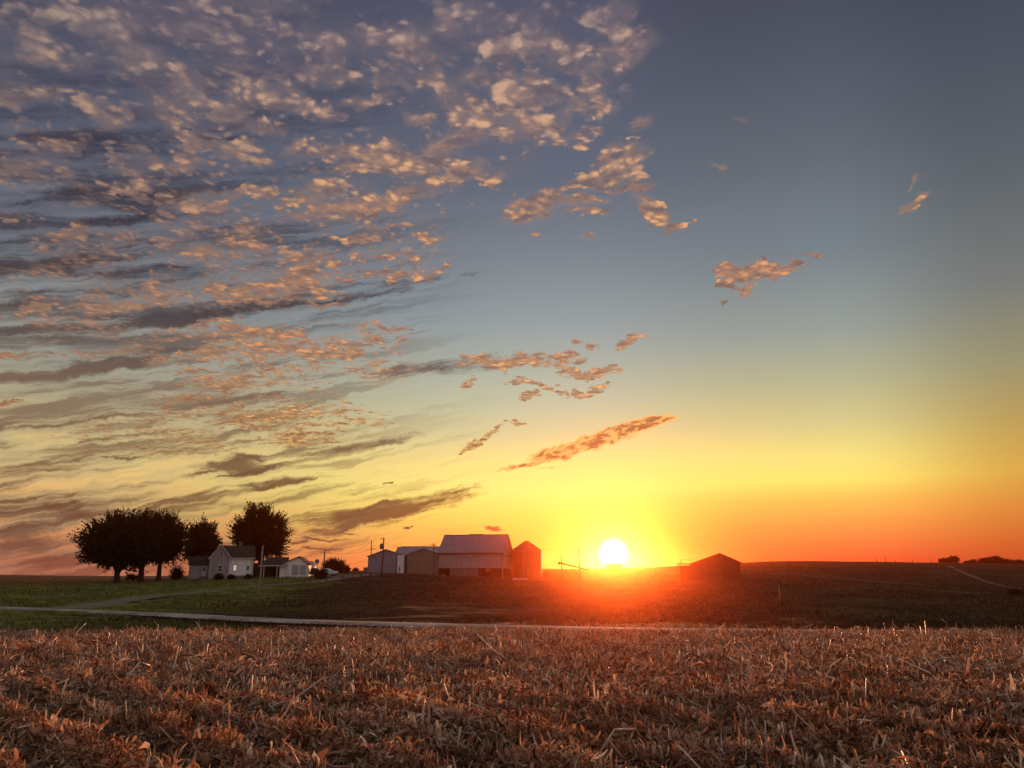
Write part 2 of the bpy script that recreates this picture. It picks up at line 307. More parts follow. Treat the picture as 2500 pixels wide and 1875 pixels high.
M = dict(
    soil=mat('field_soil', (.035,.020,.010), (.09,.05,.025), scale=9, bump=.9, bscale=30, c3=(.09,.07,.045)),
    gravel=mat('pale_gravel', (.42,.36,.29), (.22,.18,.14), scale=1.2, bump=.6, bscale=14, c3=(.50,.43,.35)),
    drive=mat('gravel_drive', (.24,.20,.14), (.13,.12,.065), scale=1.5, bump=.5, bscale=14),
    track=mat('dry_track', (.20,.16,.10), (.06,.05,.03), scale=.6, bump=.5, bscale=8),
    litter=mat('corn_husks', None, patch=True, rough=.7, transl=.4, spec=.35,
        island=[(0,(.07,.025,.012)),(.22,(.28,.12,.06)),(.42,(.55,.31,.19)),(.62,(.70,.46,.31)),(.76,(.22,.09,.04)),(.86,(.76,.56,.38)),(.95,(.85,.74,.58)),(1,(.88,.84,.74))]),
    flat=mat('flattened_corn_leaves', None, patch=True, rough=.6, transl=.25, spec=.4,
        island=[(0,(.06,.035,.015)),(.25,(.20,.125,.06)),(.5,(.42,.29,.16)),(.75,(.60,.46,.29)),(.92,(.76,.65,.47)),(1,(.88,.82,.70))]),
    stalk=mat('corn_stalk', None, rough=.4, spec=.6,
        island=[(0,(.22,.09,.05)),(.35,(.42,.22,.14)),(.65,(.60,.40,.29)),(.9,(.75,.60,.48)),(1,(.85,.75,.66))]),
    grassb=mat('grass_blades', None, rough=.8, transl=.3, spec=.1,
        island=[(0,(.026,.046,.010)),(.4,(.09,.11,.02)),(.75,(.17,.18,.04)),(.93,(.13,.13,.045)),(1,(.2,.17,.08))]),
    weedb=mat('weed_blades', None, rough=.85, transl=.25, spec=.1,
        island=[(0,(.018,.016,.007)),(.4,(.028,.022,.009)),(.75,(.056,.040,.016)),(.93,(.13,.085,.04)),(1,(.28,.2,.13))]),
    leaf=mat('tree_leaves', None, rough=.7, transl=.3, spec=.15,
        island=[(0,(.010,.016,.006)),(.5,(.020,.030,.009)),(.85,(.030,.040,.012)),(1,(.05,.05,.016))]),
    bark=mat('tree_bark', (.05,.035,.025), (.025,.018,.012), scale=4, bump=.6),
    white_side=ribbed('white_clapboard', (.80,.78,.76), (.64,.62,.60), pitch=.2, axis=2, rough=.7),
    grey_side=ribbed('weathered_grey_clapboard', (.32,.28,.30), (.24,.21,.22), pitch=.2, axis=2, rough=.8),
    roof_dark=ribbed('dark_shingles', (.035,.032,.020), (.060,.050,.030), pitch=.22, axis=2, rough=.9),
    trim=mat('white_trim', (.5,.48,.48), (.38,.36,.36), scale=5, rough=.6),
    glass=mat('dark_glass', (.015,.017,.02), rough=.15, spec=.5),
    glow_pane=mat('emissive_window_pane', (.8,.7,.6), emit=(1,.74,.62,.5)),  # emission added to the pane in place of sky brightness in the glass
    door_white=mat('white_door', (.48,.48,.5), (.36,.36,.38), scale=3, rough=.5),
    door_blue=ribbed('blue_grey_doors', (.32,.38,.42), (.25,.3,.34), pitch=.45, axis=2, rough=.5),
    barn_side=ribbed('grey_barn_siding', (.32,.30,.29), (.24,.22,.21), pitch=.3, rough=.6),
    barn_end=ribbed('tan_barn_siding', (.36,.30,.22), (.28,.23,.17), pitch=.3, rough=.6),
    barn_roof=ribbed('dull_metal_roof', (.25,.25,.26), (.185,.185,.195), pitch=.6, rough=.45),
    shed_blue=ribbed('blue_grey_shed_siding', (.25,.25,.29), (.18,.18,.21), pitch=.3, rough=.55),
    shed_tan=ribbed('olive_tan_shed_siding', (.19,.18,.13), (.14,.13,.09), pitch=.3, rough=.6),
    shed_roof=ribbed('grey_metal_roof', (.30,.29,.32), (.22,.21,.24), pitch=.6, rough=.4),
    brown_roof=ribbed('brown_metal_roof', (.05,.032,.026), (.035,.024,.02), pitch=.6, rough=.6),
    block=mat('concrete_block', (.17,.145,.125), (.11,.095,.08), scale=4, bump=.4),
    oldwood=mat('old_wood', (.07,.05,.038), (.035,.026,.02), scale=5, bump=.5, stretch=(3,3,.5)),
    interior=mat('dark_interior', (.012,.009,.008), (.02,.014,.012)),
    bin_side=ribbed('bin_galvanised', (.055,.035,.028), (.04,.026,.02), pitch=.28, axis=2, rough=.45, metal=.3),
    bin_roof=ribbed('bin_roof_metal', (.10,.07,.062), (.07,.05,.045), pitch=.3, axis=2, rough=.45, metal=.3),
    pole=mat('pole_wood', (.10,.075,.055), (.05,.038,.028), scale=6, stretch=(4,4,.4)),
    pole_pale=mat('pale_pole', (.30,.26,.22), (.20,.17,.14), scale=6),
    steel=mat('galvanised_steel', (.22,.21,.20), (.13,.12,.12), scale=6, rough=.45, metal=.5),
    wire=mat('cable_black', (.015,.013,.012)),
    paint_dark=mat('dark_red_paint', (.045,.012,.010), (.03,.009,.008), rough=.3, spec=.5),
    paint_white=mat('white_paint', (.62,.6,.6), (.55,.53,.53), rough=.3, spec=.5),
    rubber=mat('tyre_rubber', (.012,.012,.012), rough=.8),
    pen_side=ribbed('dark_red_brown_siding', (.035,.022,.014), (.022,.015,.010), pitch=.3, rough=.7),
)

# ground material: zones of grass told apart by where they are in the place
def ground_material():
    m = bpy.data.materials.new('pasture_ground'); m.use_nodes = True; nt = m.node_tree; nt.nodes.clear(); g = G(nt)
    pos = g.n('ShaderNodeNewGeometry').outputs['Position']
    s = g.n('ShaderNodeSeparateXYZ'); g.put(s.inputs[0], pos)
    n1, _ = g.noise(pos, .35, 7, .7); n2, _ = g.noise(pos, .05, 4, .6); n3, _ = g.noise(pos, 2.2, 5, .7)
    lawn = g.mix(g.sm(n1, .38, .62), (.07,.085,.014), (.22,.22,.04))
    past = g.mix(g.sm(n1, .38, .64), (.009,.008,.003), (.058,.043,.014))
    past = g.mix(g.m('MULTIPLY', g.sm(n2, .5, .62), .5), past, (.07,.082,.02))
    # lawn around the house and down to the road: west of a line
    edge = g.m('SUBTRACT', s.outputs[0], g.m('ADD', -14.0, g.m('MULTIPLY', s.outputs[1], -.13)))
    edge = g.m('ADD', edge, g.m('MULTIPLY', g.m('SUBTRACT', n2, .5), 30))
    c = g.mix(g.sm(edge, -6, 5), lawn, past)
    # ploughed-looking brown field beyond the lawn on the far left
    far = g.sm(g.m('SUBTRACT', s.outputs[1], g.m('ADD', 316, g.m('MULTIPLY', s.outputs[0], 2.3))), -3, 3)
    c = g.mix(far, c, g.mix(g.sm(n1, .4, .6), (.13,.062,.022), (.19,.095,.04)))
    # dry verge next to the corn field
    verge = g.m('MULTIPLY', g.sm(s.outputs[0], -2, -10), g.sm(g.m('ADD', s.outputs[1], g.m('MULTIPLY', g.m('SUBTRACT', n1, .5), 7)), 40, 34))
    c = g.mix(verge, c, g.mix(g.sm(n3, .4, .6), (.12,.095,.045), (.17,.12,.06)))
    c = g.mix(g.m('MULTIPLY', g.sm(n3, .55, .75), .5), c, (.10,.075,.04))
    p = g.n('ShaderNodeBsdfPrincipled'); g.put(p.inputs['Base Color'], c); p.inputs['Roughness'].default_value = .95; p.inputs['Specular IOR Level'].default_value = .1
    b = g.n('ShaderNodeBump'); b.inputs['Strength'].default_value = 1.0; b.inputs['Distance'].default_value = .22
    g.put(b.inputs['Height'], g.m('ADD', n1, g.m('MULTIPLY', n3, .4))); g.put(p.inputs['Normal'], b.outputs[0])
    out = g.n('ShaderNodeOutputMaterial'); nt.links.new(p.outputs[0], out.inputs[0])
    return m
M['ground'] = ground_material()

# ------------------------------------------------------------------ mesh helpers
def link(name, me, m, parent=None, smooth=False):
    o = bpy.data.objects.new(name, me); COL.objects.link(o)
    if m: me.materials.append(m)
    if smooth: me.polygons.foreach_set('use_smooth', [True]*len(me.polygons))
    if parent: o.parent = parent
    return o
def tag(o, label=None, cat=None, group=None, kind=None):
    for k, v in (('label', label), ('category', cat), ('group', group), ('kind', kind)):
        if v: o[k] = v
    return o
def thing(name, label, cat, loc=(0,0,0), rz=0, group=None):
    o = bpy.data.objects.new(name, None); COL.objects.link(o); o.location = loc; o.rotation_euler = (0,0,rz)
    o.empty_display_size = .5
    return tag(o, label, cat, group)
def npmesh(name, verts, faces):                # all faces with equally many corners
    me = bpy.data.meshes.new(name); verts = np.asarray(verts, np.float32); faces = np.asarray(faces, np.int32)
    n, k = faces.shape
    me.vertices.add(len(verts)); me.vertices.foreach_set('co', verts.ravel())
    me.loops.add(n*k); me.loops.foreach_set('vertex_index', faces.ravel())
    me.polygons.add(n); me.polygons.foreach_set('loop_start', np.arange(n, dtype=np.int32)*k)
    me.update(calc_edges=True)
    return me
class MB:
    def __init__(s): s.v = []; s.f = []
    def add(s, vs, fs):
        b = len(s.v); s.v += [tuple(v) for v in vs]; s.f += [tuple(i+b for i in f) for f in fs]; return s
    def box(s, x0, x1, y0, y1, z0, z1):
        return s.add([(x0,y0,z0),(x1,y0,z0),(x1,y1,z0),(x0,y1,z0),(x0,y0,z1),(x1,y0,z1),(x1,y1,z1),(x0,y1,z1)],
                     [(0,3,2,1),(4,5,6,7),(0,1,5,4),(1,2,6,5),(2,3,7,6),(3,0,4,7)])
    def prism(s, poly, v0, v1):                # polygon in (u, z) pushed along depth
        n = len(poly)
        return s.add([(u, v0, z) for u, z in poly] + [(u, v1, z) for u, z in poly],
                     [tuple(range(n)), tuple(range(2*n-1, n-1, -1))] + [(i, i+n, (i+1) % n+n, (i+1) % n) for i in range(n)])
    def prismx(s, poly, u0, u1):               # polygon in (v, z) pushed along the front
        n = len(poly)
        return s.add([(u0, v, z) for v, z in poly] + [(u1, v, z) for v, z in poly],
                     [tuple(range(n)), tuple(range(2*n-1, n-1, -1))] + [(i, i+n, (i+1) % n+n, (i+1) % n) for i in range(n)])
    def slab(s, a, b, c, d, t):                # sloping roof plane a b c d with thickness t downward
        A = [Vector(q) for q in (a, b, c, d)]; n = (A[1]-A[0]).cross(A[3]-A[0]).normalized()
        if n.z < 0: n = -n
        return s.add(A + [q - n*t for q in A], [(0,1,2,3),(7,6,5,4),(0,4,5,1),(1,5,6,2),(2,6,7,3),(3,7,4,0)])
    def tube(s, pts, rad, seg=8):
        pts = [Vector(p) for p in pts]; rr = rad if isinstance(rad, (list, tuple)) else [rad]*len(pts)
        base = len(s.v); n = len(pts)
        for i, p in enumerate(pts):
            t = (pts[min(i+1, n-1)] - pts[max(i-1, 0)]).normalized()
            a = t.orthogonal().normalized() if abs(t.z) < .99 else Vector((1,0,0)); b = t.cross(a).normalized(); a = b.cross(t)
            for k in range(seg):
                th = 2*math.pi*k/seg; s.v.append(tuple(p + (a*math.cos(th) + b*math.sin(th))*rr[i]))
        for i in range(n-1):
            for k in range(seg):
                k2 = (k+1) % seg
                s.f.append((base+i*seg+k, base+i*seg+k2, base+(i+1)*seg+k2, base+(i+1)*seg+k))
        s.f.append(tuple(base+k for k in range(seg-1, -1, -1))); s.f.append(tuple(base+(n-1)*seg+k for k in range(seg)))
        return s
    def lathe(s, prof, seg=32, c=(0,0)):
        base = len(s.v)
        for r, z in prof:
            for k in range(seg):
                th = 2*math.pi*k/seg; s.v.append((c[0]+r*math.cos(th), c[1]+r*math.sin(th), z))
        for i in range(len(prof)-1):
            for k in range(seg):
                k2 = (k+1) % seg; s.f.append((base+i*seg+k, base+i*seg+k2, base+(i+1)*seg+k2, base+(i+1)*seg+k))
        return s
    def build(s, name, m, parent=None, smooth=False):
        me = bpy.data.meshes.new(name); me.from_pydata(s.v, [], s.f); me.update()
        return link(name, me, m, parent, smooth)

# ------------------------------------------------------------------ terrain
TC = np.array([ratio(p) for p in (0, 300, 600, 900, 1250, 1500, 1750, 1900, 2100, 2500)])
TY = np.array([30, 36, 40, 46, 52, 60, 80, 110, 150, 165, 200, 260, 350, 450])
TP = np.array([
 [1560,1559,1558,1557,1557,1557,1557,1557,1557,1557],
 [1542,1543,1545,1547,1549,1550,1550,1550,1550,1550],
 [1526,1530,1535,1539,1541,1542,1543,1544,1545,1546],
 [1511,1516,1524,1526,1529,1529,1530,1531,1532,1533],
 [1500,1505,1514,1519,1522,1523,1523,1523,1524,1525],
 [1489,1496,1502,1503,1503,1503,1503,1504,1505,1507],
 [1465,1472,1478,1471,1467,1466,1466,1468,1473,1478],
 [1440,1446,1450,1441,1438,1438,1438,1441,1449,1458],
 [1424,1425,1420,1418,1420,1421,1417,1421,1432,1444],
 [1420,1418,1409,1412,1422,1424,1416,1416,1427,1438],
 [1414,1413,1409,1397,1411,1412,1402,1402,1412,1424],
 [1408,1410,1407,1395,1402,1400,1388,1385,1390,1404],
 [1405,1408,1405,1393,1391,1390,1377,1370,1373,1382],
 [1403,1407,1404,1392,1389,1388,1379,1368,1371,1375]], float)
TZ = np.array([[CAMZ + TY[i]*slope(v) for v in TP[i]] for i in range(len(TY))])
TY = np.concatenate([[-40, 0, 8, 19], TY, [520, 700, 1200, 3500]])
z8 = np.zeros((1, 10)); zz_ = TZ[0:1]
TZ = np.vstack([z8, z8, z8, zz_*.42, TZ, TZ[-1:]-1.0, TZ[-1:]-7, TZ[-1:]*0-14, TZ[-1:]*0-16])
FY = np.concatenate([np.linspace(-40, 30, 141), np.exp(np.linspace(math.log(30), math.log(3500), 700))[1:]])
FT = np.linspace(-.9, .9, 361)
def _table():
    a = np.empty((len(TY), len(FT)))
    for i in range(len(TY)): a[i] = np.interp(FT, TC, TZ[i])
    k = np.hanning(33); k /= k.sum()
    for i in range(len(TY)): a[i] = np.convolve(np.pad(a[i], 16, 'edge'), k, 'valid')
    b = np.empty((len(FY), len(FT)))
    for j in range(len(FT)): b[:, j] = np.interp(FY, TY, a[:, j])
    k = np.hanning(31); k /= k.sum()
    for j in range(len(FT)): b[:, j] = np.convolve(np.pad(b[:, j], 15, 'edge'), k, 'valid')
    return b
TAB = _table()
def heights(x, y):
    x = np.asarray(x, float); y = np.asarray(y, float)
    t = np.clip(x/np.maximum(y, 12.0), FT[0], FT[-1]); yi = np.interp(y, FY, np.arange(len(FY))); ti = (t-FT[0])/(FT[1]-FT[0])
    i = np.clip(yi.astype(int), 0, len(FY)-2); j = np.clip(ti.astype(int), 0, len(FT)-2); fy = yi-i; ft = ti-j
    z = TAB[i,j]*(1-fy)*(1-ft)+TAB[i+1,j]*fy*(1-ft)+TAB[i,j+1]*(1-fy)*ft+TAB[i+1,j+1]*fy*ft
    return z
def hz(x, y): return float(heights([x], [y])[0])
def onground(px, Y, dy=0.0):
    x = ratio(px)*Y; return Vector((x, Y, hz(x, Y)+dy))

def fan(Ys, Ts, back, lift, name, m, bumpy=0.0):
    Y, T = np.meshgrid(Ys, Ts, indexing='ij'); X = T*(Y+back); Z = heights(X, Y)+lift
    if bumpy:
        k = np.clip((Y-31)/10, 0, 1)
        for a_, l_ in ((.10, 9.), (.06, 3.7), (.035, 1.5)):
            ph = rng.uniform(0, 6, 6)
            Z = Z + bumpy*k*a_*(np.sin(X/l_*1.3+ph[0]+np.sin(Y/l_*.7+ph[1])*1.7)*np.sin(Y/l_*1.1+ph[2]+np.sin(X/l_*.6+ph[3])*2))
    ny, nt_ = Y.shape; idx = np.arange(ny*nt_).reshape(ny, nt_)
    F = np.stack([idx[:-1,:-1].ravel(), idx[:-1,1:].ravel(), idx[1:,1:].ravel(), idx[1:,:-1].ravel()], 1)
    return link(name, npmesh(name, np.stack([X.ravel(), Y.ravel(), Z.ravel()], 1), F), m, smooth=True)
gys = np.concatenate([np.linspace(-38, 29, 60), np.exp(np.linspace(math.log(30), math.log(900), 560))])
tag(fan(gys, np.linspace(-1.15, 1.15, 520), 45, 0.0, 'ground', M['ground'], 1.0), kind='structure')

# harvested corn field with its ragged far edge
def fieldsheet():
    xs = np.linspace(-42, 42, 340); ts = np.linspace(0, 1, 110)
    edge = 31.0 + .35*np.sin(xs*.6) + .25*np.sin(xs*1.9+1)
    T, X = np.meshgrid(ts, xs, indexing='ij'); Y = -20 + T*(edge[None, :]+20)
    D = (-.69, .725); q = X*.725+Y*.69
    Z = heights(X, Y) + .05 + .06*np.cos(q*2*math.pi/.85)
    ny, nx = Y.shape; idx = np.arange(ny*nx).reshape(ny, nx)
    F = np.stack([idx[:-1,:-1].ravel(), idx[:-1,1:].ravel(), idx[1:,1:].ravel(), idx[1:,:-1].ravel()], 1)
    tag(link('corn_field', npmesh('corn_field', np.stack([X.ravel(), Y.ravel(), Z.ravel()], 1), F), M['soil'], smooth=True), kind='structure')
fieldsheet()

def strip(name, pts, width, m, lift=.09, label=None):
    """road or path laid over the ground along (px, distance) points"""
    P = [Vector((ratio(px)*Y, Y)) for px, Y in pts]
    L = [0]
    for a, b in zip(P, P[1:]): L.append(L[-1]+(b-a).length)
    n = max(8, int(L[-1]/.8)); s = np.linspace(0, L[-1], n)
    x = np.interp(s, L, [p.x for p in P]); y = np.interp(s, L, [p.y for p in P]); 
    w = np.interp(s, L, width) if isinstance(width, (list, tuple)) else np.full(n, width)
    for a in (x, y):
        k = np.hanning(15); k /= k.sum(); a[:] = np.convolve(np.pad(a, 7, 'reflect', reflect_type='odd'), k, 'valid')
    dx = np.gradient(x); dy = np.gradient(y); l = np.hypot(dx, dy); nx, ny = -dy/l, dx/l
    C = np.linspace(-.5, .5, 9); V = []
    jit = .22*np.sin(s*1.3)+.2*np.sin(s*.37+2)+.12*np.sin(s*3.1)
    for c in C:
        X = x+nx*c*(w+jit); Yv = y+ny*c*(w+jit)
        V.append(np.stack([X, Yv, heights(X, Yv)+lift*(1-(2*c)**4*.9)+.015], 1))
    V = np.stack(V, 1); idx = np.arange(n*9).reshape(n, 9)
    F = np.stack([idx[:-1,:-1].ravel(), idx[:-1,1:].ravel(), idx[1:,1:].ravel(), idx[1:,:-1].ravel()], 1)
    return tag(link(name, npmesh(name, V.reshape(-1, 3), F), m, smooth=True), kind='structure')
strip('road', [(-420,64),(0,61.5),(200,59),(407,56.5),(610,52),(900,47.0),(1250,42.5),(1500,40.3),(1800,39),(2200,38.4),(2900,37)], 3.9, M['gravel'], .14)
strip('driveway', [(60,60.5),(160,62),(215,68),(285,80),(350,92),(407,101),(529,118),(640,131),(770,142),(830,165),(870,182)], [6.5,5.2,3.2,2.7,2.5,2.4,1.9,1.5,1.6,4,6], M['drive'], .12)
strip('farmyard', [(800,172),(840,178),(900,190),(960,193)], [5,9,9,6], M['drive'], .10)
strip('path', [(1812,205),(1930,200),(2050,190),(2150,178),(2250,172)], 1.6, M['track'], .10)
strip('path', [(2318,330),(2360,250),(2420,190),(2470,165),(2560,150)], [2.2,1.6,1.1,1.0,1.0], M['track'], .10)
strip('path', [(2060,140),(2160,136),(2260,131),(2330,128),(2420,124)], 1.1, M['track'], .08)

# ------------------------------------------------------------------ corn litter and stubble
RD = np.array([-.69, .725]); RN = np.array([.725, .69])
def ribbons(n, y0, y1, onrow, seed):
    r = np.random.default_rng(seed)
    Y = np.sqrt(r.uniform(y0*y0, y1*y1, n)); X = r.uniform(-.76, .76, n)*Y + r.uniform(-1, 1, n)
    if onrow:
        q = X*RN[0]+Y*RN[1]; qr = np.round(q/.85)*.85; dq = qr + r.normal(0, .075, n) - q; X += dq*RN[0]; Y += dq*RN[1]
    keep = Y < 31.1
    hole = np.sin(X*.9+np.sin(Y*.8)*2.1)*np.sin(Y*1.05+np.sin(X*.7+1)*2.3)
    keep &= r.random(len(X)) < np.clip(1.05-hole*(.45 if onrow else .3), .35, 1)
    X = X[keep]; Y = Y[keep]; n = len(X)
    clump = .5+.5*np.sin(X*1.7+np.sin(Y*1.3)*2)*np.sin(Y*1.9+np.sin(X*1.1)*2)
    q = (X*RN[0]+Y*RN[1])/.85; nearrow = .5+.5*np.cos(q*2*math.pi)
    L = r.lognormal(math.log(.115), .62, n).clip(.035, .5)*np.interp(Y, [7, 13, 22], [.62, .8, 1.0]); Wd = r.lognormal(math.log(.024), .45, n).clip(.008,.06)*(.7+L*1.2)
    th = r.uniform(0, 2*math.pi, n); upr = r.random(n) < (.42 if onrow else .03); pitch = np.abs(r.normal(0, .28, n)) + upr*r.uniform(.3, 1.1, n); L = np.where(upr, np.minimum(L, .10+.14*r.random(n)**3), L)
    curl = r.normal(0, 1.7, n); roll = r.normal(0, .8, n)
    z0 = heights(X, Y) + .05 + .06*np.cos(q*2*math.pi) + r.uniform(0, .05, n) + nearrow*clump*r.uniform(0, .19, n)*(1.3 if onrow else .35)
    S = 4
    out = np.zeros((n, S+1, 2, 3)); cx = np.stack([X, Y, z0], 1)
    for i in range(S+1):
        t = i/S; pa = pitch + curl*(t-.3)*.9
        d = np.stack([np.cos(pa)*np.cos(th+curl*.5*t), np.cos(pa)*np.sin(th+curl*.5*t), np.sin(pa)], 1)
        if i: cx = cx + d*(L/S)[:, None]
        side = np.stack([-np.sin(th)*np.cos(roll+t*curl), np.cos(th)*np.cos(roll+t*curl), np.sin(roll+t*curl)], 1)
        w = (Wd*(.25+.75*math.sin(math.pi*(.12+.8*t))))[:, None]*.5
        out[:, i, 0] = cx-side*w; out[:, i, 1] = cx+side*w
    flo = (heights(X, Y)+.03)[:, None, None]
    out[..., 2] = np.maximum(out[..., 2], flo)
    V = out.reshape(-1, 3); base = (np.arange(n)*(S+1)*2)[:, None, None]
    i = np.arange(S)[None, :, None]*2
    F = (base+i+np.array([0, 1, 3, 2])[None, None, :]).reshape(-1, 4)
    return V, F
def stalks(y0, y1, dens, seed, hmul=1.0):
    r = np.random.default_rng(seed)
    area = .76*(y1*y1-y0*y0); n = int(area*dens)
    Y = np.sqrt(r.uniform(y0*y0, y1*y1, n)); X = r.uniform(-.76, .76, n)*Y
    q = X*RN[0]+Y*RN[1]; dq = np.round(q/.85)*.85 + r.normal(0, .035, n) - q; X += dq*RN[0]; Y += dq*RN[1]
    keep = Y < 31.3; X, Y = X[keep], Y[keep]; n = len(X)
    H = (r.lognormal(math.log(.14), .45, n)).clip(.05, .5)*hmul; rad = r.uniform(.007, .013, n)
    th = r.uniform(0, 2*math.pi, n); lean = np.abs(r.normal(0, .42, n)); down = r.random(n) < .16; lean = np.where(down, r.uniform(1.1, 1.5, n), lean); H = np.where(down, H*1.9, H)
    bend = r.normal(0, .25, n); z0 = heights(X, Y)+.05
    S, C = 2, 5; out = np.zeros((n, S+1, C, 3)); cx = np.stack([X, Y, z0 + down*.05], 1)
    for i in range(S+1):
        a = lean+bend*i; d = np.stack([np.sin(a)*np.cos(th), np.sin(a)*np.sin(th), np.abs(np.cos(a))], 1)
        if i: cx = cx + d*(H/S)[:, None]
        e1 = np.stack([np.cos(a)*np.cos(th), np.cos(a)*np.sin(th), -np.sin(a)], 1); e2 = np.stack([-np.sin(th), np.cos(th), 0*th], 1)
        for k in range(C):
            f = 2*math.pi*k/C; out[:, i, k] = cx + (e1*math.cos(f)+e2*math.sin(f))*(rad*(1-.12*i))[:, None]
    base = (np.arange(n)*(S+1)*C)[:, None]
    F = []
    for i in range(S):
        for k in range(C):
            k2 = (k+1) % C; F.append(base+np.array([i*C+k, i*C+k2, (i+1)*C+k2, (i+1)*C+k]))
    F.append(base+np.array([S*C, S*C+1, S*C+2, S*C+3]))
    return out.reshape(-1, 3), np.concatenate(F)
def longstalks(n, seed):
    """broken, kinked whole stalks lying across the rows or still half standing"""
    r = np.random.default_rng(seed); V = []; F = []; C = 5
    for i in range(n):
        y = math.sqrt(r.uniform(49, 900)); x = r.uniform(-.74, .74)*y; z = float(heights([x], [y])[0])+.07
        L = r.uniform(.35, .95); th = r.uniform(0, 6.28); p = np.array([x, y, z]); up = r.random() < .35
        el = r.uniform(.5, 1.2) if up else r.uniform(0, .25); rad = r.uniform(.008, .014); segs = 6; kink = r.integers(2, 5); b0 = len(V)
        for k in range(segs+1):
            d = np.array([math.cos(el)*math.cos(th), math.cos(el)*math.sin(th), math.sin(el)])
            if k: p = p + d*L/segs; p[2] = max(p[2], z-.02)
            if k == kink: th += r.normal(0, .5); el += -r.uniform(.5, 1.3) if up else r.normal(0, .4)
            th += r.normal(0, .06)
            s_ = np.array([-math.sin(th), math.cos(th), 0]); u_ = np.cross(s_, d)
            rk = rad*(1.15 if k % 2 else 1.0)*(1-.25*k/segs)
            for c in range(C):
                f = 2*math.pi*c/C; V.append(p + (s_*math.cos(f)+u_*math.sin(f))*rk)
        for k in range(segs):
            for c in range(C): F.append((b0+k*C+c, b0+k*C+(c+1)%C, b0+(k+1)*C+(c+1)%C, b0+(k+1)*C+c))
        F.append((b0+segs*C, b0+segs*C+1, b0+segs*C+2, b0+segs*C+3))
    return np.array(V), np.array(F)
def merge(parts):
    Vs, Fs, b = [], [], 0
    for V, F in parts: Vs.append(V); Fs.append(F+b); b += len(V)
    return np.concatenate(Vs), np.concatenate(Fs)
V, F = merge([ribbons(92000, 6, 12, False, 1), ribbons(46000, 12, 20, False, 3), ribbons(40000, 20, 31.3, False, 5)])
tag(link('flattened_corn_leaves', npmesh('flattened_corn_leaves', V, F), M['flat']), kind='stuff')
V, F = merge([ribbons(50000, 6, 12, True, 2), ribbons(44000, 12, 20, True, 4), ribbons(60000, 20, 31.3, True, 6)])
tag(link('corn_husks', npmesh('corn_husks', V, F), M['litter']), kind='stuff')
V, F = merge([stalks(6, 14, 20, 11), stalks(14, 31.4, 26, 12)])
V2, F2 = longstalks(420, 13)
V = np.concatenate([V, V2]); F = np.concatenate([F, F2+len(V)-len(V2)])
tag(link('corn_stubble', npmesh('corn_stubble', V, F), M['stalk']), kind='stuff')

# ------------------------------------------------------------------ grass and weeds
def tufts(name, n, zone, m, h0, seed):
    r = np.random.default_rng(seed)
    py = r.uniform(1402, 1549, n); px = r.uniform(-150, 2650, n)
    Y = 31 + (1/(r.uniform(0.004, 1, n)))*0  # placeholder, replaced below
    u = r.random(n); Y = 31.6*np.exp(u**.85*math.log(300/31.6)); X = (px-1250)/F0*cp*Y
    keep = zone(X, Y) & ~onroad(X, Y); X, Y = X[keep], Y[keep]; n = len(X)
    Z = heights(X, Y)-.03; s = (Y/60)**.45
    B = 5; V = np.zeros((n, B, 3, 3))
    for b in range(B):
        th = r.uniform(0, 6.28, n); le = r.uniform(.1, .7, n); h = h0*r.uniform(.5, 1.25, n)*s; w = h*.13*r.uniform(.6, 1.4, n)
        ox = r.normal(0, .075, n)*s; oy = r.normal(0, .075, n)*s
        V[:, b, 0] = np.stack([X+ox-w*np.sin(th), Y+oy+w*np.cos(th), Z], 1)
        V[:, b, 1] = np.stack([X+ox+w*np.sin(th), Y+oy-w*np.cos(th), Z], 1)
        V[:, b, 2] = np.stack([X+ox+h*le*np.cos(th), Y+oy+h*le*np.sin(th), Z+h], 1)
    V = V.reshape(-1, 3); F = np.arange(len(V)).reshape(-1, 3)
    return tag(link(name, npmesh(name, V, F), m), kind='stuff')
RO = [(-420,64),(0,61.5),(200,59),(407,56.5),(610,52),(900,47.0),(1250,42.5),(1500,40.3),(1800,39),(2200,38.4),(2900,37)]
DR = [(60,60.5),(160,62),(215,68),(285,80),(350,92),(407,101),(529,118),(640,131),(770,142),(830,165),(870,182)]
def onroad(X, Y):
    ry = np.interp(X/Y, [ratio(a) for a, _ in RO], [b for _, b in RO])
    dx = np.interp(Y, [b for _, b in DR], [ratio(a)*b for a, b in DR])
    return (np.abs(Y-ry) < 2.0+.5*np.sin(X*.9)*np.sin(X*.37+1)) | ((np.abs(X-dx) < 2.6) & (Y > 60) & (Y < 182))
def lawnzone(X, Y): return X < -14-.13*Y + 6*np.sin(Y*.21)+4*np.sin(X*.3)
tufts('grass', 30000, lambda X, Y: lawnzone(X, Y) & (Y < 175), M['grassb'], .22, 21)
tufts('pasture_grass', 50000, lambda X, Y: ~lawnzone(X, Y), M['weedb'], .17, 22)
tufts('verge_grass', 26000, lambda X, Y: (Y < 38+.02*X), M['weedb'], .17, 23)

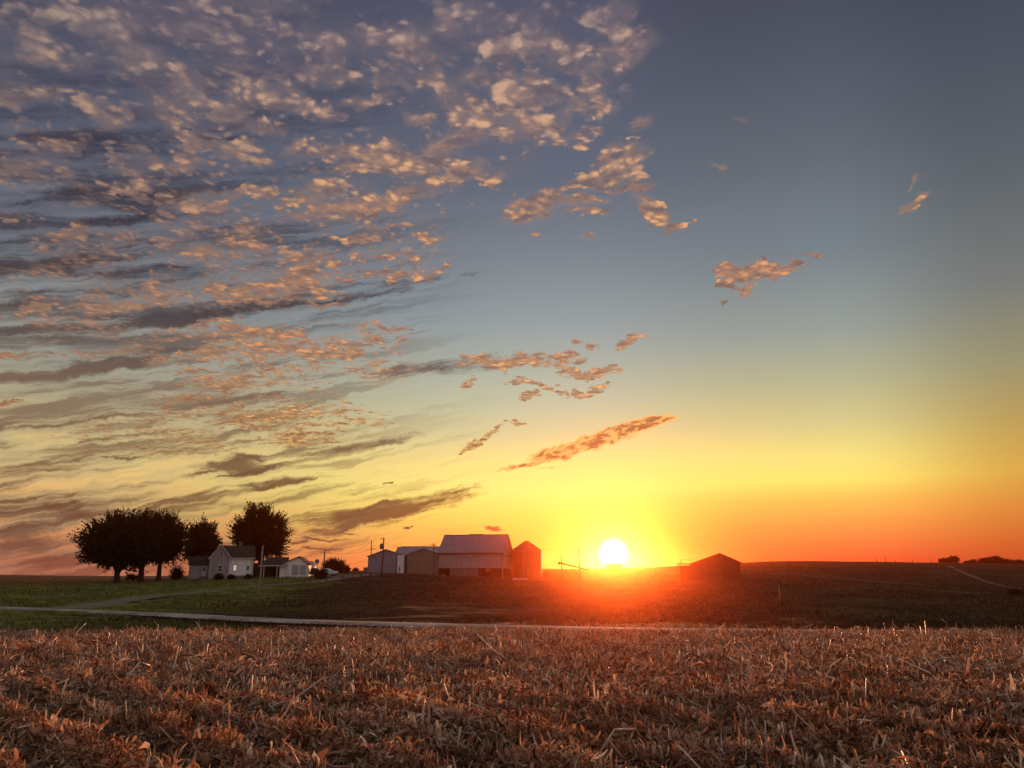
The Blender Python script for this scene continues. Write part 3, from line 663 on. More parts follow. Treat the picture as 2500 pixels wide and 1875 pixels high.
# ------------------------------------------------------------------ trees
def crown_mesh(c, rad, twigs, leaves, seed, size=.36, spike=1.5, core=.35, squash=.35):
    r = np.random.default_rng(seed); c = np.array(c); rad = np.array(rad)
    def dirs(n):
        d = r.normal(0, 1, (n, 3)); d /= np.linalg.norm(d, axis=1)[:, None]; d[:, 2] = np.where(d[:, 2] < -squash, -squash*r.random(n), d[:, 2]); return d/np.linalg.norm(d, axis=1)[:, None]
    ph = r.uniform(0, 6, 6)
    def lump(d): return 1+.10*np.sin(d[:, 0]*5+ph[0])*np.sin(d[:, 2]*6+ph[1])+.08*np.sin(d[:, 0]*9+ph[2]+d[:, 1]*4)+.07*np.sin(d[:, 2]*11+ph[3]+d[:, 0]*3)
    d = dirs(twigs); k = r.uniform(.45, 1, twigs)**.5*.93*lump(d)
    root = c + d*rad*k[:, None]
    up = np.array([0, 0, .45]); td = d + up + r.normal(0, .28, d.shape); td /= np.linalg.norm(td, axis=1)[:, None]
    tl = r.uniform(.5, 1.0, twigs)*spike
    P = np.repeat(root, leaves, 0); t = r.random(twigs*leaves)
    P = P + np.repeat(td*tl[:, None], leaves, 0)*t[:, None] + r.normal(0, .17, P.shape)*(1.15-t)[:, None]
    D = np.repeat(td, leaves, 0) + r.normal(0, .55, P.shape)
    nc = int(twigs*leaves*core); dc = dirs(nc); Pc = c + dc*rad*(r.random(nc)**.45*.86)[:, None]*lump(dc)[:, None]
    S = np.concatenate([size*r.uniform(.55, 1.25, len(P))*(1.1-.45*t), size*r.uniform(1.2, 2.2, nc)])
    P = np.concatenate([P, Pc]); D = np.concatenate([D, r.normal(0, 1, (nc, 3))])
    D /= np.linalg.norm(D, axis=1)[:, None]; s = np.cross(D, r.normal(0, 1, D.shape)); s /= np.linalg.norm(s, axis=1)[:, None]
    n = len(P); V = np.zeros((n, 4, 3)); S = S[:, None]
    V[:, 0] = P-D*S*.5; V[:, 1] = P+s*S*.27; V[:, 2] = P+D*S*.55; V[:, 3] = P-s*S*.27
    return npmesh('crown', V.reshape(-1, 3), np.arange(4*n).reshape(-1, 4)), root
def tree(name, label, cat, px, Y, ctr, rpx, seed, trunk_r=.38, twigs=1000, leaves=14, spike=1.6, size=.36, group=None, squash=.35, core=.35, sink=.1, depth=None):
    b = onground(px, Y, -sink)
    t = thing(name, label, cat, b, 0, group)
    mpx = Y/F0*cp
    c = pt(ctr[0], ctr[1], Y)-b; rx, rz = rpx[0]*mpx, rpx[1]*mpx*.97; ry = depth or rx
    me, roots = crown_mesh(tuple(c), (rx, ry, rz), twigs, leaves, seed, size, spike, core, squash)
    mb = MB(); r = random.Random(seed)
    fork = Vector((c.x*.25, 0, max(.8, c.z-rz*.95)))
    fl = trunk_r*1.7
    mb.tube([(0,0,-.3),(0,0,.15),(c.x*.03,0,.6),tuple(fork*.8),tuple(fork)], [fl, fl*.85, trunk_r*1.05, trunk_r*.9, trunk_r*.95], 10)
    for i in range(9):
        a = r.uniform(0, 6.28); e = r.uniform(.25, 1)
        end = c + Vector((math.cos(a)*rx*.75*(1.1-e*.7), math.sin(a)*ry*.75*(1.1-e*.7), rz*(e*1.1-.45)))
        midp = fork.lerp(end, .45) + Vector((r.uniform(-.4,.4), r.uniform(-.4,.4), -rz*.05))
        mb.tube([fork-Vector((0,0,trunk_r*.5)), midp, end], [trunk_r*.55, trunk_r*.32, .05], 6)
        for k in range(4):
            e2 = end + Vector((r.uniform(-1,1)*rx*.35, r.uniform(-1,1)*ry*.35, r.uniform(-.1,.4)*rz))
            mb.tube([midp.lerp(end, r.uniform(.1,.8)), e2], [trunk_r*.16, .03], 5)
    mb.build('trunk', M['bark'], t, True)
    link('crown', me, M['leaf'], t)
    return t
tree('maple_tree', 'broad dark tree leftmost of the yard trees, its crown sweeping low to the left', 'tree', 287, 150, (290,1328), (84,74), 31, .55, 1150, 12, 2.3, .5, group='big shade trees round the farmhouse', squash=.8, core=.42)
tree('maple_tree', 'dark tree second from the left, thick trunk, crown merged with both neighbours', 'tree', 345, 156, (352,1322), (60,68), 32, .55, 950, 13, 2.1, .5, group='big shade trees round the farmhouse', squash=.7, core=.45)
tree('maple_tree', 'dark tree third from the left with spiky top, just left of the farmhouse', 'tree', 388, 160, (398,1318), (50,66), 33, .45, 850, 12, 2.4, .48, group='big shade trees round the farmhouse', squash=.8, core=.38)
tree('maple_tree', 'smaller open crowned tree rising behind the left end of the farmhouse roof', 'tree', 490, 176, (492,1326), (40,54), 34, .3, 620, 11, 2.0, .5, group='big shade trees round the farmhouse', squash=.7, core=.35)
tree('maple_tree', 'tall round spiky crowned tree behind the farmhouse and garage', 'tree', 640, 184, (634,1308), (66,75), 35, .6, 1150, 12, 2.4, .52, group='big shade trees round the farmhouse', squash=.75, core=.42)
def shrub(label, px, Y, w, h, seed, cpx=None, name='shrub', cat='bush', group=None, size=.26, spike=.6):
    b = onground(px, Y, -.1); mpx = Y/F0*cp
    t = thing(name, label, cat, b, 0, group)
    me, _ = crown_mesh((0, 0, h*mpx*.45), (w*mpx*.5, w*mpx*.5, h*mpx*.5), int(90+w*h*.25), 8, seed, size, spike, .4, .8)
    link('crown', me, M['leaf'], t)
    mb = MB()
    for k in range(4):
        a = k*1.6; mb.tube([(0,0,-.1), (math.cos(a)*w*mpx*.2, math.sin(a)*w*mpx*.2, h*mpx*.6)], [.07,.02], 5)
    mb.build('trunk', M['bark'], t)
    return t
shrub('small rounded bush under the yard trees, between the two left trunks', 325, 172, 30, 13, 41)
shrub('loose upright bush at the left corner of the farmhouse', 432, 166, 22, 30, 42, spike=1.3)
shrub('low dark bush under the lower window of the gable', 535, 160, 20, 12, 43)
shrub('small clipped bush by the right corner of the farmhouse', 606, 162, 10, 9, 44)
shrub('slim bush between farmhouse wall and carport', 565, 161, 14, 8, 45)
shrub('round dark bush in front of the parked pickup', 784, 160, 30, 21, 46, spike=.8)
shrub('wide wind-shaped tree in silhouette right of the parked cars', 815, 215, 52, 34, 47, name='field_tree', cat='tree', size=.4, spike=1.6)
shrub('small low tree right of the wind-shaped one', 838, 225, 26, 18, 48, name='field_tree', cat='tree', size=.4, spike=1.2)
shrub('tiny far bush on the skyline left of the sheds', 868, 300, 16, 9, 49)
shrub('low bush on the horizon right below the sun', 1500, 430, 46, 13, 50, size=.5, spike=.8)
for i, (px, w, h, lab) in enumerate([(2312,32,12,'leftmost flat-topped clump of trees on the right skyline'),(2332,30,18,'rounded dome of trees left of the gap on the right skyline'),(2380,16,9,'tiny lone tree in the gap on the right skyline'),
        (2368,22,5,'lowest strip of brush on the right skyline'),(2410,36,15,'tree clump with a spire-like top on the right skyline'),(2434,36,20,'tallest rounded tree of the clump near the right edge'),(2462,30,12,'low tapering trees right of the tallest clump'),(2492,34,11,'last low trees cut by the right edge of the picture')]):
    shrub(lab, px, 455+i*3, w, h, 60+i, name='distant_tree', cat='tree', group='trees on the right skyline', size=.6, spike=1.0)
shrub('small black bush alone on the slope near the right edge', 2474, 120, 22, 12, 71)

# ------------------------------------------------------------------ buildings
class Front:
    """local frame of a building: u along its front, v into depth, z up; positions read along sight lines"""
    def __init__(s, px0, py0, Y0, phi):
        s.O = pt(px0, py0, Y0); s.O.x = ratio(px0)*Y0; s.phi = R(phi); s.c, s.s = math.cos(s.phi), math.sin(s.phi)
    def u(s, px, v=0.0):
        ox, oy = s.O.x - v*s.s, s.O.y + v*s.c; r = ratio(px); return (r*oy-ox)/(s.c-r*s.s)
    def z(s, py, px=None, v=0.0):
        uu = s.u(px, v) if px is not None else 0.0
        return CAMZ + (s.O.y + uu*s.s + v*s.c)*slope(py) - s.O.z
    def thing(s, name, label, cat, group=None): return thing(name, label, cat, s.O, s.phi, group)
def window(root, u0, u1, z0, z1, v, pane=None, label=None, bars=True):
    fr = MB(); t = .13
    fr.box(u0-t,u1+t,v-.07,v+.03,z1,z1+t*1.3); fr.box(u0-t*1.3,u1+t*1.3,v-.11,v+.03,z0-t,z0); fr.box(u0-t,u0,v-.07,v+.03,z0,z1); fr.box(u1,u1+t,v-.07,v+.03,z0,z1)
    if bars: fr.box(u0,u1,v-.05,v+.03,(z0+z1)/2-.04,(z0+z1)/2+.04)
    w = MB().box(u0,u1,v-.02,v+.02,z0,z1).build('window', pane or M['glass'], root)
    if label: w['label'] = label
    fr.build('frame', M['trim'], w); return w
def gable_roof(root, name, m, u0, u1, v0, v1, zl, zp, zr, up=None, over=.35, t=.16):
    """ridge runs into depth"""
    up = up if up is not None else (u0+u1)/2
    sl_ = (zp-zl)/(up-u0); sr = (zp-zr)/(u1-up); mb = MB()
    mb.slab((u0-over,v0-over,zl-sl_*over+t),(up,v0-over,zp+t),(up,v1+over,zp+t),(u0-over,v1+over,zl-sl_*over+t),t*.9)
    mb.slab((up+.001,v0-over,zp+t),(u1+over,v0-over,zr-sr*over+t),(u1+over,v1+over,zr-sr*over+t),(up+.001,v1+over,zp+t),t*.9)
    return mb.build(name, m, root)

# farmhouse
H = Front(534, 1408, 165, 22)
h = H.thing('farmhouse', 'small pale two storey farmhouse with steep front gable and dark roof', 'house')
zb = -.6
gu0, gu1, gp = H.u(510), H.u(559), H.u(535); ze = H.z(1360, 534); zp = H.z(1331, 534)
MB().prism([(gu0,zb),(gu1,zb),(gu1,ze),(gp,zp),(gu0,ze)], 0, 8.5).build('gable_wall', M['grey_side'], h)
gable_roof(h, 'gable_roof', M['roof_dark'], gu0, gu1, 0, 8.5, ze, zp, ze, gp)
fb_ = MB()                                    # bargeboards
for a, b in ((gu0-.4, gp), (gu1+.4, gp)):
    zz2 = ze-(zp-ze)/(gp-gu0)*.4
    fb_.slab((a,-.42,zz2+.16),(b,-.42,zp+.16),(b,-.37,zp+.16),(a,-.37,zz2+.16),.2)
fb_.build('bargeboard', M['trim'], h)
wu1 = H.u(617, .5); wr = H.z(1334, 580, 4.2); we = H.z(1361, 590, .5)
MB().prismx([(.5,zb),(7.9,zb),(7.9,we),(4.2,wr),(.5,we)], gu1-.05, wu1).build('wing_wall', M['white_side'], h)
rf = MB(); k = (wr-we)/3.7
rf.slab((gp+.3,.1,we-k*.4+.18),(wu1+.35,.1,we-k*.4+.18),(wu1+.35,4.2,wr+.18),(gp+.3,4.2,wr+.18),.15)
rf.slab((gp+.3,4.201,wr+.18),(wu1+.35,4.201,wr+.18),(wu1+.35,8.3,we-k*.4+.18),(gp+.3,8.3,we-k*.4+.18),.15)
rfo = rf.build('wing_roof', M['roof_dark'], h)
MB().box(gu1+.3,wu1+.35,.03,.09,we-k*.4-.02,we-k*.4+.17).build('gutter', M['trim'], h)
ch = MB(); cu = H.u(582, 4.2); ch.box(cu-.3,cu+.3,3.9,4.5,wr-.2,wr+.8); ch.box(cu-.38,cu+.38,3.82,4.58,wr+.8,wr+.92); ch.build('chimney', M['block'], rfo)
lu0 = H.u(461, 1.2); lz = H.z(1378, 485, 1.2); lt = H.z(1361, 485, 4.5)
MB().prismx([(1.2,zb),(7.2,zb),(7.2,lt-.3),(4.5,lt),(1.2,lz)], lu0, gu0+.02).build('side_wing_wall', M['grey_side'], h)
sr_ = MB(); sr_.slab((lu0-.3,.85,lz-.02),(gu0-.02,.85,lz-.02),(gu0-.02,4.5,lt+.16),(lu0-.3,4.5,lt+.16),.14)
sr_.slab((lu0-.3,4.501,lt+.16),(gu0-.02,4.501,lt+.16),(gu0-.02,7.5,lt-.25),(lu0-.3,7.5,lt-.25),.14); sr_.build('side_wing_roof', M['roof_dark'], h)
def win(px0, px1, py0, py1, v=0.0, **kw): return window(h, H.u(px0, v), H.u(px1, v), H.z(py1, px0, v), H.z(py0, px0, v), v, **kw)
win(533.5, 540.5, 1348.5, 1360.5); win(531.5, 541, 1381, 1394.5)
win(569, 575.5, 1380, 1393, .5, pane=M['glow_pane'], label='pale window with its glow put in by emission'); win(602, 606.5, 1382, 1391, .5, bars=False)
dd = MB().box(H.u(492,1.2),H.u(502,1.2),1.12,1.24,H.z(1407,497,1.2),H.z(1382,497,1.2)).build('door', M['door_white'], h)
MB().box(H.u(493.5,1.2),H.u(500.5,1.2),1.10,1.13,H.z(1394,497,1.2),H.z(1384,497,1.2)).build('pane', M['glass'], dd)
MB().tube([(H.u(500.9,1.2),1.05,H.z(1396,497,1.2)),(H.u(500.9,1.2),1.13,H.z(1396,497,1.2))], .05, 6).build('handle', M['steel'], dd)

st = MB(); st.box(H.u(490.5,1.2),H.u(503.5,1.2),.2,1.15,-.7,H.z(1406.6,497,1.2)); st.box(H.u(491,1.2),H.u(503,1.2),-.15,.2,-.7,H.z(1408,497,1.2)); st.build('step', M['block'], h)
for u_, v_, z_ in ((gu0+.08,-.06,ze), (gu1-.08,-.06,ze), (wu1-.1,.44,we)):
    MB().box(u_-.09,u_+.09,v_,v_+.05,-.3,z_-.05).build('corner_board', M['trim'], h)
MB().tube([(wu1-.35,.38,we-.1),(wu1-.35,.42,we-.4),(wu1-.35,.42,-.2)],.05,6).build('downspout', M['trim'], h)
MB().box(gu1+.02,wu1,.44,.5,-.4,.25).build('foundation', M['block'], h)

# garage with carport
Gf = Front(715, 1404, 170, 8)
ga = Gf.thing('garage', 'white gabled garage with two blue-grey doors and an open carport on its left', 'garage')
u0, u1, up = Gf.u(682), Gf.u(750), Gf.u(729); zl, zr_, zp_ = Gf.z(1379), Gf.z(1376), Gf.z(1359.5)
MB().prism([(u0,-.6),(u1,-.6),(u1,zr_),(up,zp_),(u0,zl)], 0, 8).build('wall', M['white_side'], ga)
gable_roof(ga, 'roof', M['roof_dark'], u0, u1, 0, 8, zl, zp_, zr_, up, .4)
for a, b in ((711.5, 728.5), (731.5, 747.5)):
    dr = MB().box(Gf.u(a),Gf.u(b),-.06,.04,Gf.z(1404),Gf.z(1379.5)).build('door', M['door_blue'], ga)
    MB().box(Gf.u((a+b)/2)-.15,Gf.u((a+b)/2)+.15,-.11,-.06,Gf.z(1400),Gf.z(1399)).build('handle', M['steel'], dr)
cu0, cu1 = Gf.u(632), Gf.u(701)
rc = MB(); rc.slab((cu0,-.8,Gf.z(1381)),(cu1,-.8,Gf.z(1381)),(Gf.u(704,5),5,Gf.z(1360,690,5)),(Gf.u(652,5),5,Gf.z(1362,660,5)),.15); rc.build('carport_roof', M['roof_dark'], ga)
MB().box(cu0,cu1,-.9,-.82,Gf.z(1382.5),Gf.z(1380)).build('gutter', M['trim'], ga)
MB().box(Gf.u(618,5),u0-.05,5.0,5.15,-.6,Gf.z(1374)).build('back_wall', M['interior'], ga)
MB().box(Gf.u(616,4.5),cu0+2.2,4.2,4.98,-.6,Gf.z(1378)).build('link_wall', M['oldwood'], ga)
for p_ in (645, 677, 699): MB().box(Gf.u(p_)-.07,Gf.u(p_)+.07,-.78,-.64,-.6,Gf.z(1381)-.1).build('post', M['trim'], ga)
tb = MB(); tb.box(Gf.u(698)-1.0,Gf.u(707),-2.0,-1.3,.72,.78); 
for a in (Gf.u(698)-.9, Gf.u(707)-.1):
    for b in (-1.95, -1.4): tb.box(a,a+.08,b,b+.08,-.4,.72)
# small shed right of garage
Sh = Front(760, 1404, 186, 4); so = Sh.thing('garden_shed', 'small pale shed with sloping roof right of the garage', 'shed')
a, b = Sh.u(749), Sh.u(767)
MB().prism([(a,-1),(b,-1),(b,Sh.z(1379)),(b-.5,Sh.z(1372)),(a,Sh.z(1371))],0,3).build('wall', M['white_side'], so)
ro = MB(); ro.slab((a-.2,-.25,Sh.z(1371)+.1),(b-.45,-.25,Sh.z(1371.5)+.1),(b-.45,3.2,Sh.z(1371.5)+.1),(a-.2,3.2,Sh.z(1371)+.1),.1); ro.slab((b-.449,-.25,Sh.z(1371.5)+.1),(b+.2,-.25,Sh.z(1380)),(b+.2,3.2,Sh.z(1380)),(b-.449,3.2,Sh.z(1371.5)+.1),.1); ro.build('roof', M['shed_roof'], so)
MB().box(a+.35,a+1.0,-.05,.02,Sh.z(1404),Sh.z(1385)).build('door', M['door_blue'], so)

# machine sheds
S1 = Front(940, 1395, 205, 4)
s1 = S1.thing('machine_shed', 'leftmost blue-grey metal shed with low gable, beside the transformer pole', 'shed')
u0,u1,up = S1.u(897),S1.u(983),S1.u(940); zl,zr_,zp_ = S1.z(1358.5),S1.z(1355.5),S1.z(1342)
MB().prism([(u0,-1),(u1,-1),(u1,zr_),(up,zp_),(u0,zl)],0,14).build('wall', M['shed_blue'], s1)
gable_roof(s1,'roof',M['shed_roof'],u0,u1,0,14,zl,zp_,zr_,up,.35)
MB().box(u0-1.1,u0-.02,1,4,-1,S1.z(1385)).build('lean_to', M['shed_tan'], s1)
dr = MB().box(up-4.2,up-.3,-.06,.03,-.3,S1.z(1360.5)).build('sliding_door', M['shed_blue'], s1)
MB().box(up-4.4,up+.1,-.12,-.02,S1.z(1360.3),S1.z(1359)).build('door_track', M['steel'], dr)
S2 = Front(1033, 1396, 203, -3)
s2 = S2.thing('machine_shed', 'olive-tan metal shed with low gable between blue shed and tall barn', 'shed')
u0,u1,up = S2.u(993),S2.u(1075),S2.u(1034); zl,zr_,zp_ = S2.z(1353.5),S2.z(1353),S2.z(1339.5)
MB().prism([(u0,-1.5),(u1,-1.5),(u1,zr_),(up,zp_),(u0,zl)],0,12).build('wall', M['shed_tan'], s2)
gable_roof(s2,'roof',M['shed_roof'],u0,u1,0,12,zl,zp_,zr_,up,.3)
S3 = Front(1010, 1396, 212, 0)
s3 = S3.thing('storage_shed', 'long low shed with pale metal roof seen behind the two gabled sheds', 'shed')
u0,u1 = S3.u(958),S3.u(1085); ze_,zp_ = S3.z(1356),S3.z(1335.5, None, 6)
MB().prismx([(0,-1),(12,-1),(12,ze_),(6,zp_),(0,ze_)],u0+.3,u1).build('wall', M['shed_tan'], s3)
r3 = MB(); r3.slab((u0-.6,-.4,ze_+.02),(u1,-.4,ze_+.02),(u1,6,zp_+.2),(u0+1.3,6,zp_+.2),.14); r3.slab((u0+1.3,6.001,zp_+.2),(u1,6.001,zp_+.2),(u1,12.4,ze_),(u0-.6,12.4,ze_),.14); r3.build('roof', M['shed_roof'], s3)
cn_ = MB().box(S3.u(982)-.2,S3.u(994)+.2,-8.0,-7.9,-1,S3.z(1357)).build('infill_wall', M['white_side'], s3)
MB().box(S3.u(984.5),S3.u(986.5),-8.1,-8.02,-.2,S3.z(1384)).build('door', M['interior'], s3)

# tall barn
B = Front(1150, 1412, 200, -14)
b_ = B.thing('barn', 'tall grey barn with steep metal roof and open stone lower storey', 'barn')
u0, u1 = B.u(1071), B.u(1225); D_ = 9.8
zm = B.z(1387, 1150); zeL = B.z(1347, 1150); vr = 4.6; zpk = B.z(1307.5, 1160, vr)
MB().prismx([(0,zm),(D_,zm),(D_,zeL),(vr,zpk),(0,zeL)], u0, u1-.05).build('side_wall', M['barn_side'], b_)
MB().prismx([(.02,zm),(D_-.02,zm),(D_-.02,zeL-.03),(vr,zpk-.05),(.02,zeL-.03)], u1-.049, u1+.12).build('end_wall', M['barn_end'], b_)
k = (zpk-zeL)/vr; br = MB(); ov = .45
kk = (zpk-zeL)/(D_-vr)
br.slab((u0-.3,-ov,zeL-k*ov+.2),(u1+.5,-ov,zeL-k*ov+.2),(u1+.5,vr,zpk+.2),(u0-.3,vr,zpk+.2),.18)
br.slab((u0-.3,vr+.001,zpk+.2),(u1+.5,vr+.001,zpk+.2),(u1+.5,D_+ov,zeL-kk*ov+.2),(u0-.3,D_+ov,zeL-kk*ov+.2),.18)
bro = br.build('roof', M['barn_roof'], b_)
rc = MB(); rc.box(u0-.3,u1+.5,vr-.18,vr+.18,zpk+.12,zpk+.27); rc.box(B.u(1145,vr),B.u(1180,vr),vr-.28,vr+.28,zpk+.2,zpk+.38); rc.build('ridge_cap', M['barn_roof'], bro)
MB().box(u0-.05,u1+.3,-ov-.05,-ov+.03,zeL-k*ov-.15,zeL-k*ov+.1).build('gutter', M['oldwood'], b_)
tr = MB(); tr.box(u1+.13,u1+.18,-.02,.12,zm,zeL-.4); tr.box(u1+.13,u1+.18,vr-.6,vr-.48,zm,zeL-1.0); tr.box(u1+.13,u1+.17,.1,D_-.1,zeL-1.1,zeL-.98); tr.build('corner_trim', M['oldwood'], b_)
lz0 = -1.2                                     # lower storey
lw = MB(); lw.box(B.u(1071),B.u(1098),3.0,3.2,lz0,zm); lw.box(u0,u0+.2,.3,D_-.4,lz0,zm); lw.box(B.u(1168),u1,2.6,2.8,lz0,zm); lw.box(u0,u1,D_-.35,D_-.05,lz0,zm); lw.build('back_wall', M['interior'], b_)
MB().box(B.u(1099),B.u(1166),.1,.35,lz0,zm-.02).build('block_wall', M['block'], b_)
MB().box(u1-.3,u1-.02,.3,D_,lz0,zm-.01).build('end_block_wall', M['interior'], b_)
bw = MB()
for i, p_ in enumerate((1200,1205,1210,1215,1220)): bw.box(B.u(p_),B.u(p_+2.6),.05,.12,lz0,zm-.02-(.2 if i % 2 else 0))
bw.build('plank_wall', M['oldwood'], b_)
for p_ in (1071.8, 1098.5, 1167, 1173, 1197): MB().box(B.u(p_)-.1,B.u(p_)+.1,.02,.24,lz0,zm-.01).build('post', M['oldwood'], b_)
o = MB().box(B.u(1227)-.12,B.u(1227)+.16,-.15,.1,lz0,zm-.01).build('post', M['pole_pale'], b_); o['label'] = 'white corner post'
MB().box(B.u(1186),B.u(1194),-.02,.06,B.z(1396),B.z(1388)).build('window', M['block'], b_)
MB().box(B.u(1177),B.u(1185),.0,.06,B.z(1397),B.z(1388)).build('opening', M['interior'], b_)

# grain bin
gb = pt(1286, 1404, 206); gr_ = 36*206/F0*cp; gz = CAMZ+206*slope(1344)-gb.z; gk = CAMZ+206*slope(1321)-gb.z
gbt = thing('grain_bin', 'round metal grain bin with conical roof at the right of the barn', 'grain bin', gb)
prof = []
nr = 18
for i in range(nr):
    zz1 = -1.5+(gz+1.5)*i/nr; hh = (gz+1.5)/nr; prof += [(gr_, zz1), (gr_+.035, zz1+hh*.5)]
prof.append((gr_, gz)); MB().lathe(prof, 48).build('wall', M['bin_side'], gbt, True)
ro = MB().lathe([(gr_+.18, gz-.08), (gr_+.18, gz), (.55, gk-.12), (.5, gk+.02), (.0, gk+.1)], 32).build('roof', M['bin_roof'], gbt)
rb = MB()
for k_ in range(16):
    th = 2*math.pi*k_/16; rb.tube([(math.cos(th)*(gr_+.15), math.sin(th)*(gr_+.15), gz+.04), (math.cos(th)*.55, math.sin(th)*.55, gk-.06)], .04, 4)
rb.build('roof_rib', M['bin_roof'], ro)
la = MB(); lx = -gr_*.22; ly = -math.sqrt(gr_**2-lx**2)-.12
for s_ in (-.2, .2): la.tube([(lx+s_, ly, -.5), (lx+s_, ly, gz+.2)], .025, 5)
for i in range(22): la.tube([(lx-.2, ly, -.3+i*.35), (lx+.2, ly, -.3+i*.35)], .018, 4)
la.build('ladder', M['steel'], gbt)
MB().tube([(gr_+.12,-.3,-.8),(gr_+.12,-.3,gz-.2),(gr_+.35,-.3,gz+.05)], .09, 6).build('downspout', M['trim'], gbt)
MB().box(-.1,.7,-gr_-.08,-gr_+.1,-.3,1.6).build('door', M['bin_roof'], gbt)

# low pole barn on the right
Q = Front(1745, 1416, 160, -14)
q = Q.thing('pole_barn', 'low dark gabled pole barn against the hill right of the sun', 'barn')
u0,u1,up = Q.u(1687),Q.u(1808),Q.u(1760); zl,zr_,zp_ = Q.z(1377),Q.z(1373),Q.z(1351.5)
MB().prism([(u0,-1.5),(u1,-1.5),(u1,zr_),(up,zp_),(u0,zl)],0,9).build('wall', M['pen_side'], q)
gable_roof(q,'roof',M['brown_roof'],u0,u1,0,9,zl,zp_,zr_,up,.35,.14)
MB().box(up-3.2,up+.2,-.05,.04,-.8,Q.z(1386)).build('sliding_door', M['oldwood'], q)
lt_ = MB(); lt_.slab((Q.u(1652),-.2,Q.z(1374.7)),(u0,-.2,Q.z(1376)),(u0,4,Q.z(1376)),(Q.u(1652),4,Q.z(1374.7)),.12); lt_.build('lean_to_roof', M['brown_roof'], q)
for p_ in (1654, 1660, 1672): MB().box(Q.u(p_)-.07,Q.u(p_)+.07,-.1,.04,-1.5,Q.z(1376)).build('post', M['oldwood'], q)
MB().box(Q.u(1659),u0,.0,.1,-1.5,Q.z(1381.5)).build('lean_to_wall', M['pen_side'], q)

# ------------------------------------------------------------------ vehicles
def car_body(mb, prof, w, tum=.12):
    """side outline (x, z, half-width share) swept across the width with softened shoulders"""
    n = len(prof); rows = []
    for s_, k_ in ((-1,.93),(-.96,1.0),(-.4,1.0),(.4,1.0),(.96,1.0),(1,.93)):
        rows.append([(x_, s_*w/2*(1-(tum if z_ > 1.05 else 0)), .55+(z_-.55)*(k_ if z_ > .6 else 1)) for x_, z_ in prof])
    base = len(mb.v)
    for r_ in rows: mb.v += r_
    for i in range(len(rows)-1):
        for j in range(n):
            j2 = (j+1) % n; mb.f.append((base+i*n+j, base+i*n+j2, base+(i+1)*n+j2, base+(i+1)*n+j))
    mb.f.append(tuple(base+j for j in range(n-1,-1,-1))); mb.f.append(tuple(base+(len(rows)-1)*n+j for j in range(n)))
def wheels(root, xs, w, r_=.38):
    for x_ in xs:
        for s_ in (-1, 1):
            y_ = s_*(w/2-.12)
            t_ = MB().tube([(x_,y_-.12,r_),(x_,y_-.1,r_),(x_,y_+.1,r_),(x_,y_+.12,r_)],[r_*.9,r_,r_,r_*.9],20).build('wheel', M['rubber'], root)
            MB().tube([(x_,y_-.13,r_),(x_,y_+.13,r_)],r_*.55,12).build('rim', M['steel'], t_)
pk = onground(765, 176); t = thing('pickup_truck', 'dark red pickup parked side-on right of the garage', 'pickup truck', pk+Vector((0,0,.0)), R(-4))
mb = MB(); car_body(mb, [(-2.7,.45),(-2.7,1.05),(-.55,1.08),(-.45,1.1),(-.35,1.72),(-.1,1.8),(.75,1.8),(1.35,1.15),(2.5,1.05),(2.65,.9),(2.68,.45)], 1.95); mb.build('body', M['paint_dark'], t)
wg = MB(); wg.prism([(-.25,1.16),(-.18,1.62),(.68,1.64),(1.08,1.18)],-.955,-.93); wg.build('window', M['glass'], t)
ws = MB(); ws.slab((.86,-.72,1.72),(1.28,-.72,1.22),(1.28,.72,1.22),(.86,.72,1.72),.02); ws.build('windscreen', M['glass'], t)
MB().box(2.66,2.76,-.95,.95,.5,.68).build('bumper', M['steel'], t)
for s_ in (-.75,.75): MB().box(2.62,2.7,s_-.15,s_+.15,.75,.92).build('headlight', M['paint_white'], t)
wheels(t, (-1.75, 1.75), 1.95)
cr = onground(800, 180); t = thing('parked_car', 'white rounded car parked nose right behind the bush', 'car', cr, R(-8))
mb = MB(); car_body(mb, [(-2.2,.4),(-2.25,.85),(-2.0,1.1),(-1.3,1.5),(-.6,1.62),(.1,1.58),(.9,1.15),(1.9,1.0),(2.2,.8),(2.22,.4)], 1.8); mb.build('body', M['paint_white'], t)
wg = MB(); wg.prism([(-1.5,1.12),(-1.15,1.42),(-.5,1.5),(.05,1.47),(.6,1.12)],-.885,-.85); wg.build('window', M['glass'], t)
MB().box(2.2,2.28,-.8,.8,.42,.58).build('bumper', M['rubber'], t)
for s_ in (-.65,.65): MB().box(2.1,2.2,s_-.15,s_+.15,.68,.82).build('headlight', M['glass'], t)
wheels(t, (-1.35, 1.35), 1.8, .33)

# round dish on a post
ds = onground(773, 182); t = thing('satellite_dish', 'round dark dish on a short post above the parked pickup', 'satellite dish', ds)
dz = CAMZ+182*slope(1371)-ds.z
MB().tube([(0,0,-.2),(0,0,dz-.1)],.07,6).build('post', M['steel'], t)
dm = MB(); seg = 24; base = 0
for i, (r1, y1) in enumerate([(0.001,.18),(.25,.15),(.42,.07),(.52,0),(.52,-.03),(.42,.04),(.25,.12),(.001,.15)]):
    for k_ in range(seg):
        th = 2*math.pi*k_/seg; dm.v.append((r1*math.cos(th), y1-.15, dz+r1*math.sin(th)))
for i in range(7):
    for k_ in range(seg): dm.f.append((i*seg+k_, i*seg+(k_+1)%seg, (i+1)*seg+(k_+1)%seg, (i+1)*seg+k_))
dm.build('dish', M['steel'], t, True)
MB().tube([(0,-.1,dz-.5),(0,-.65,dz),],.025,5).build('feed_arm', M['steel'], t)

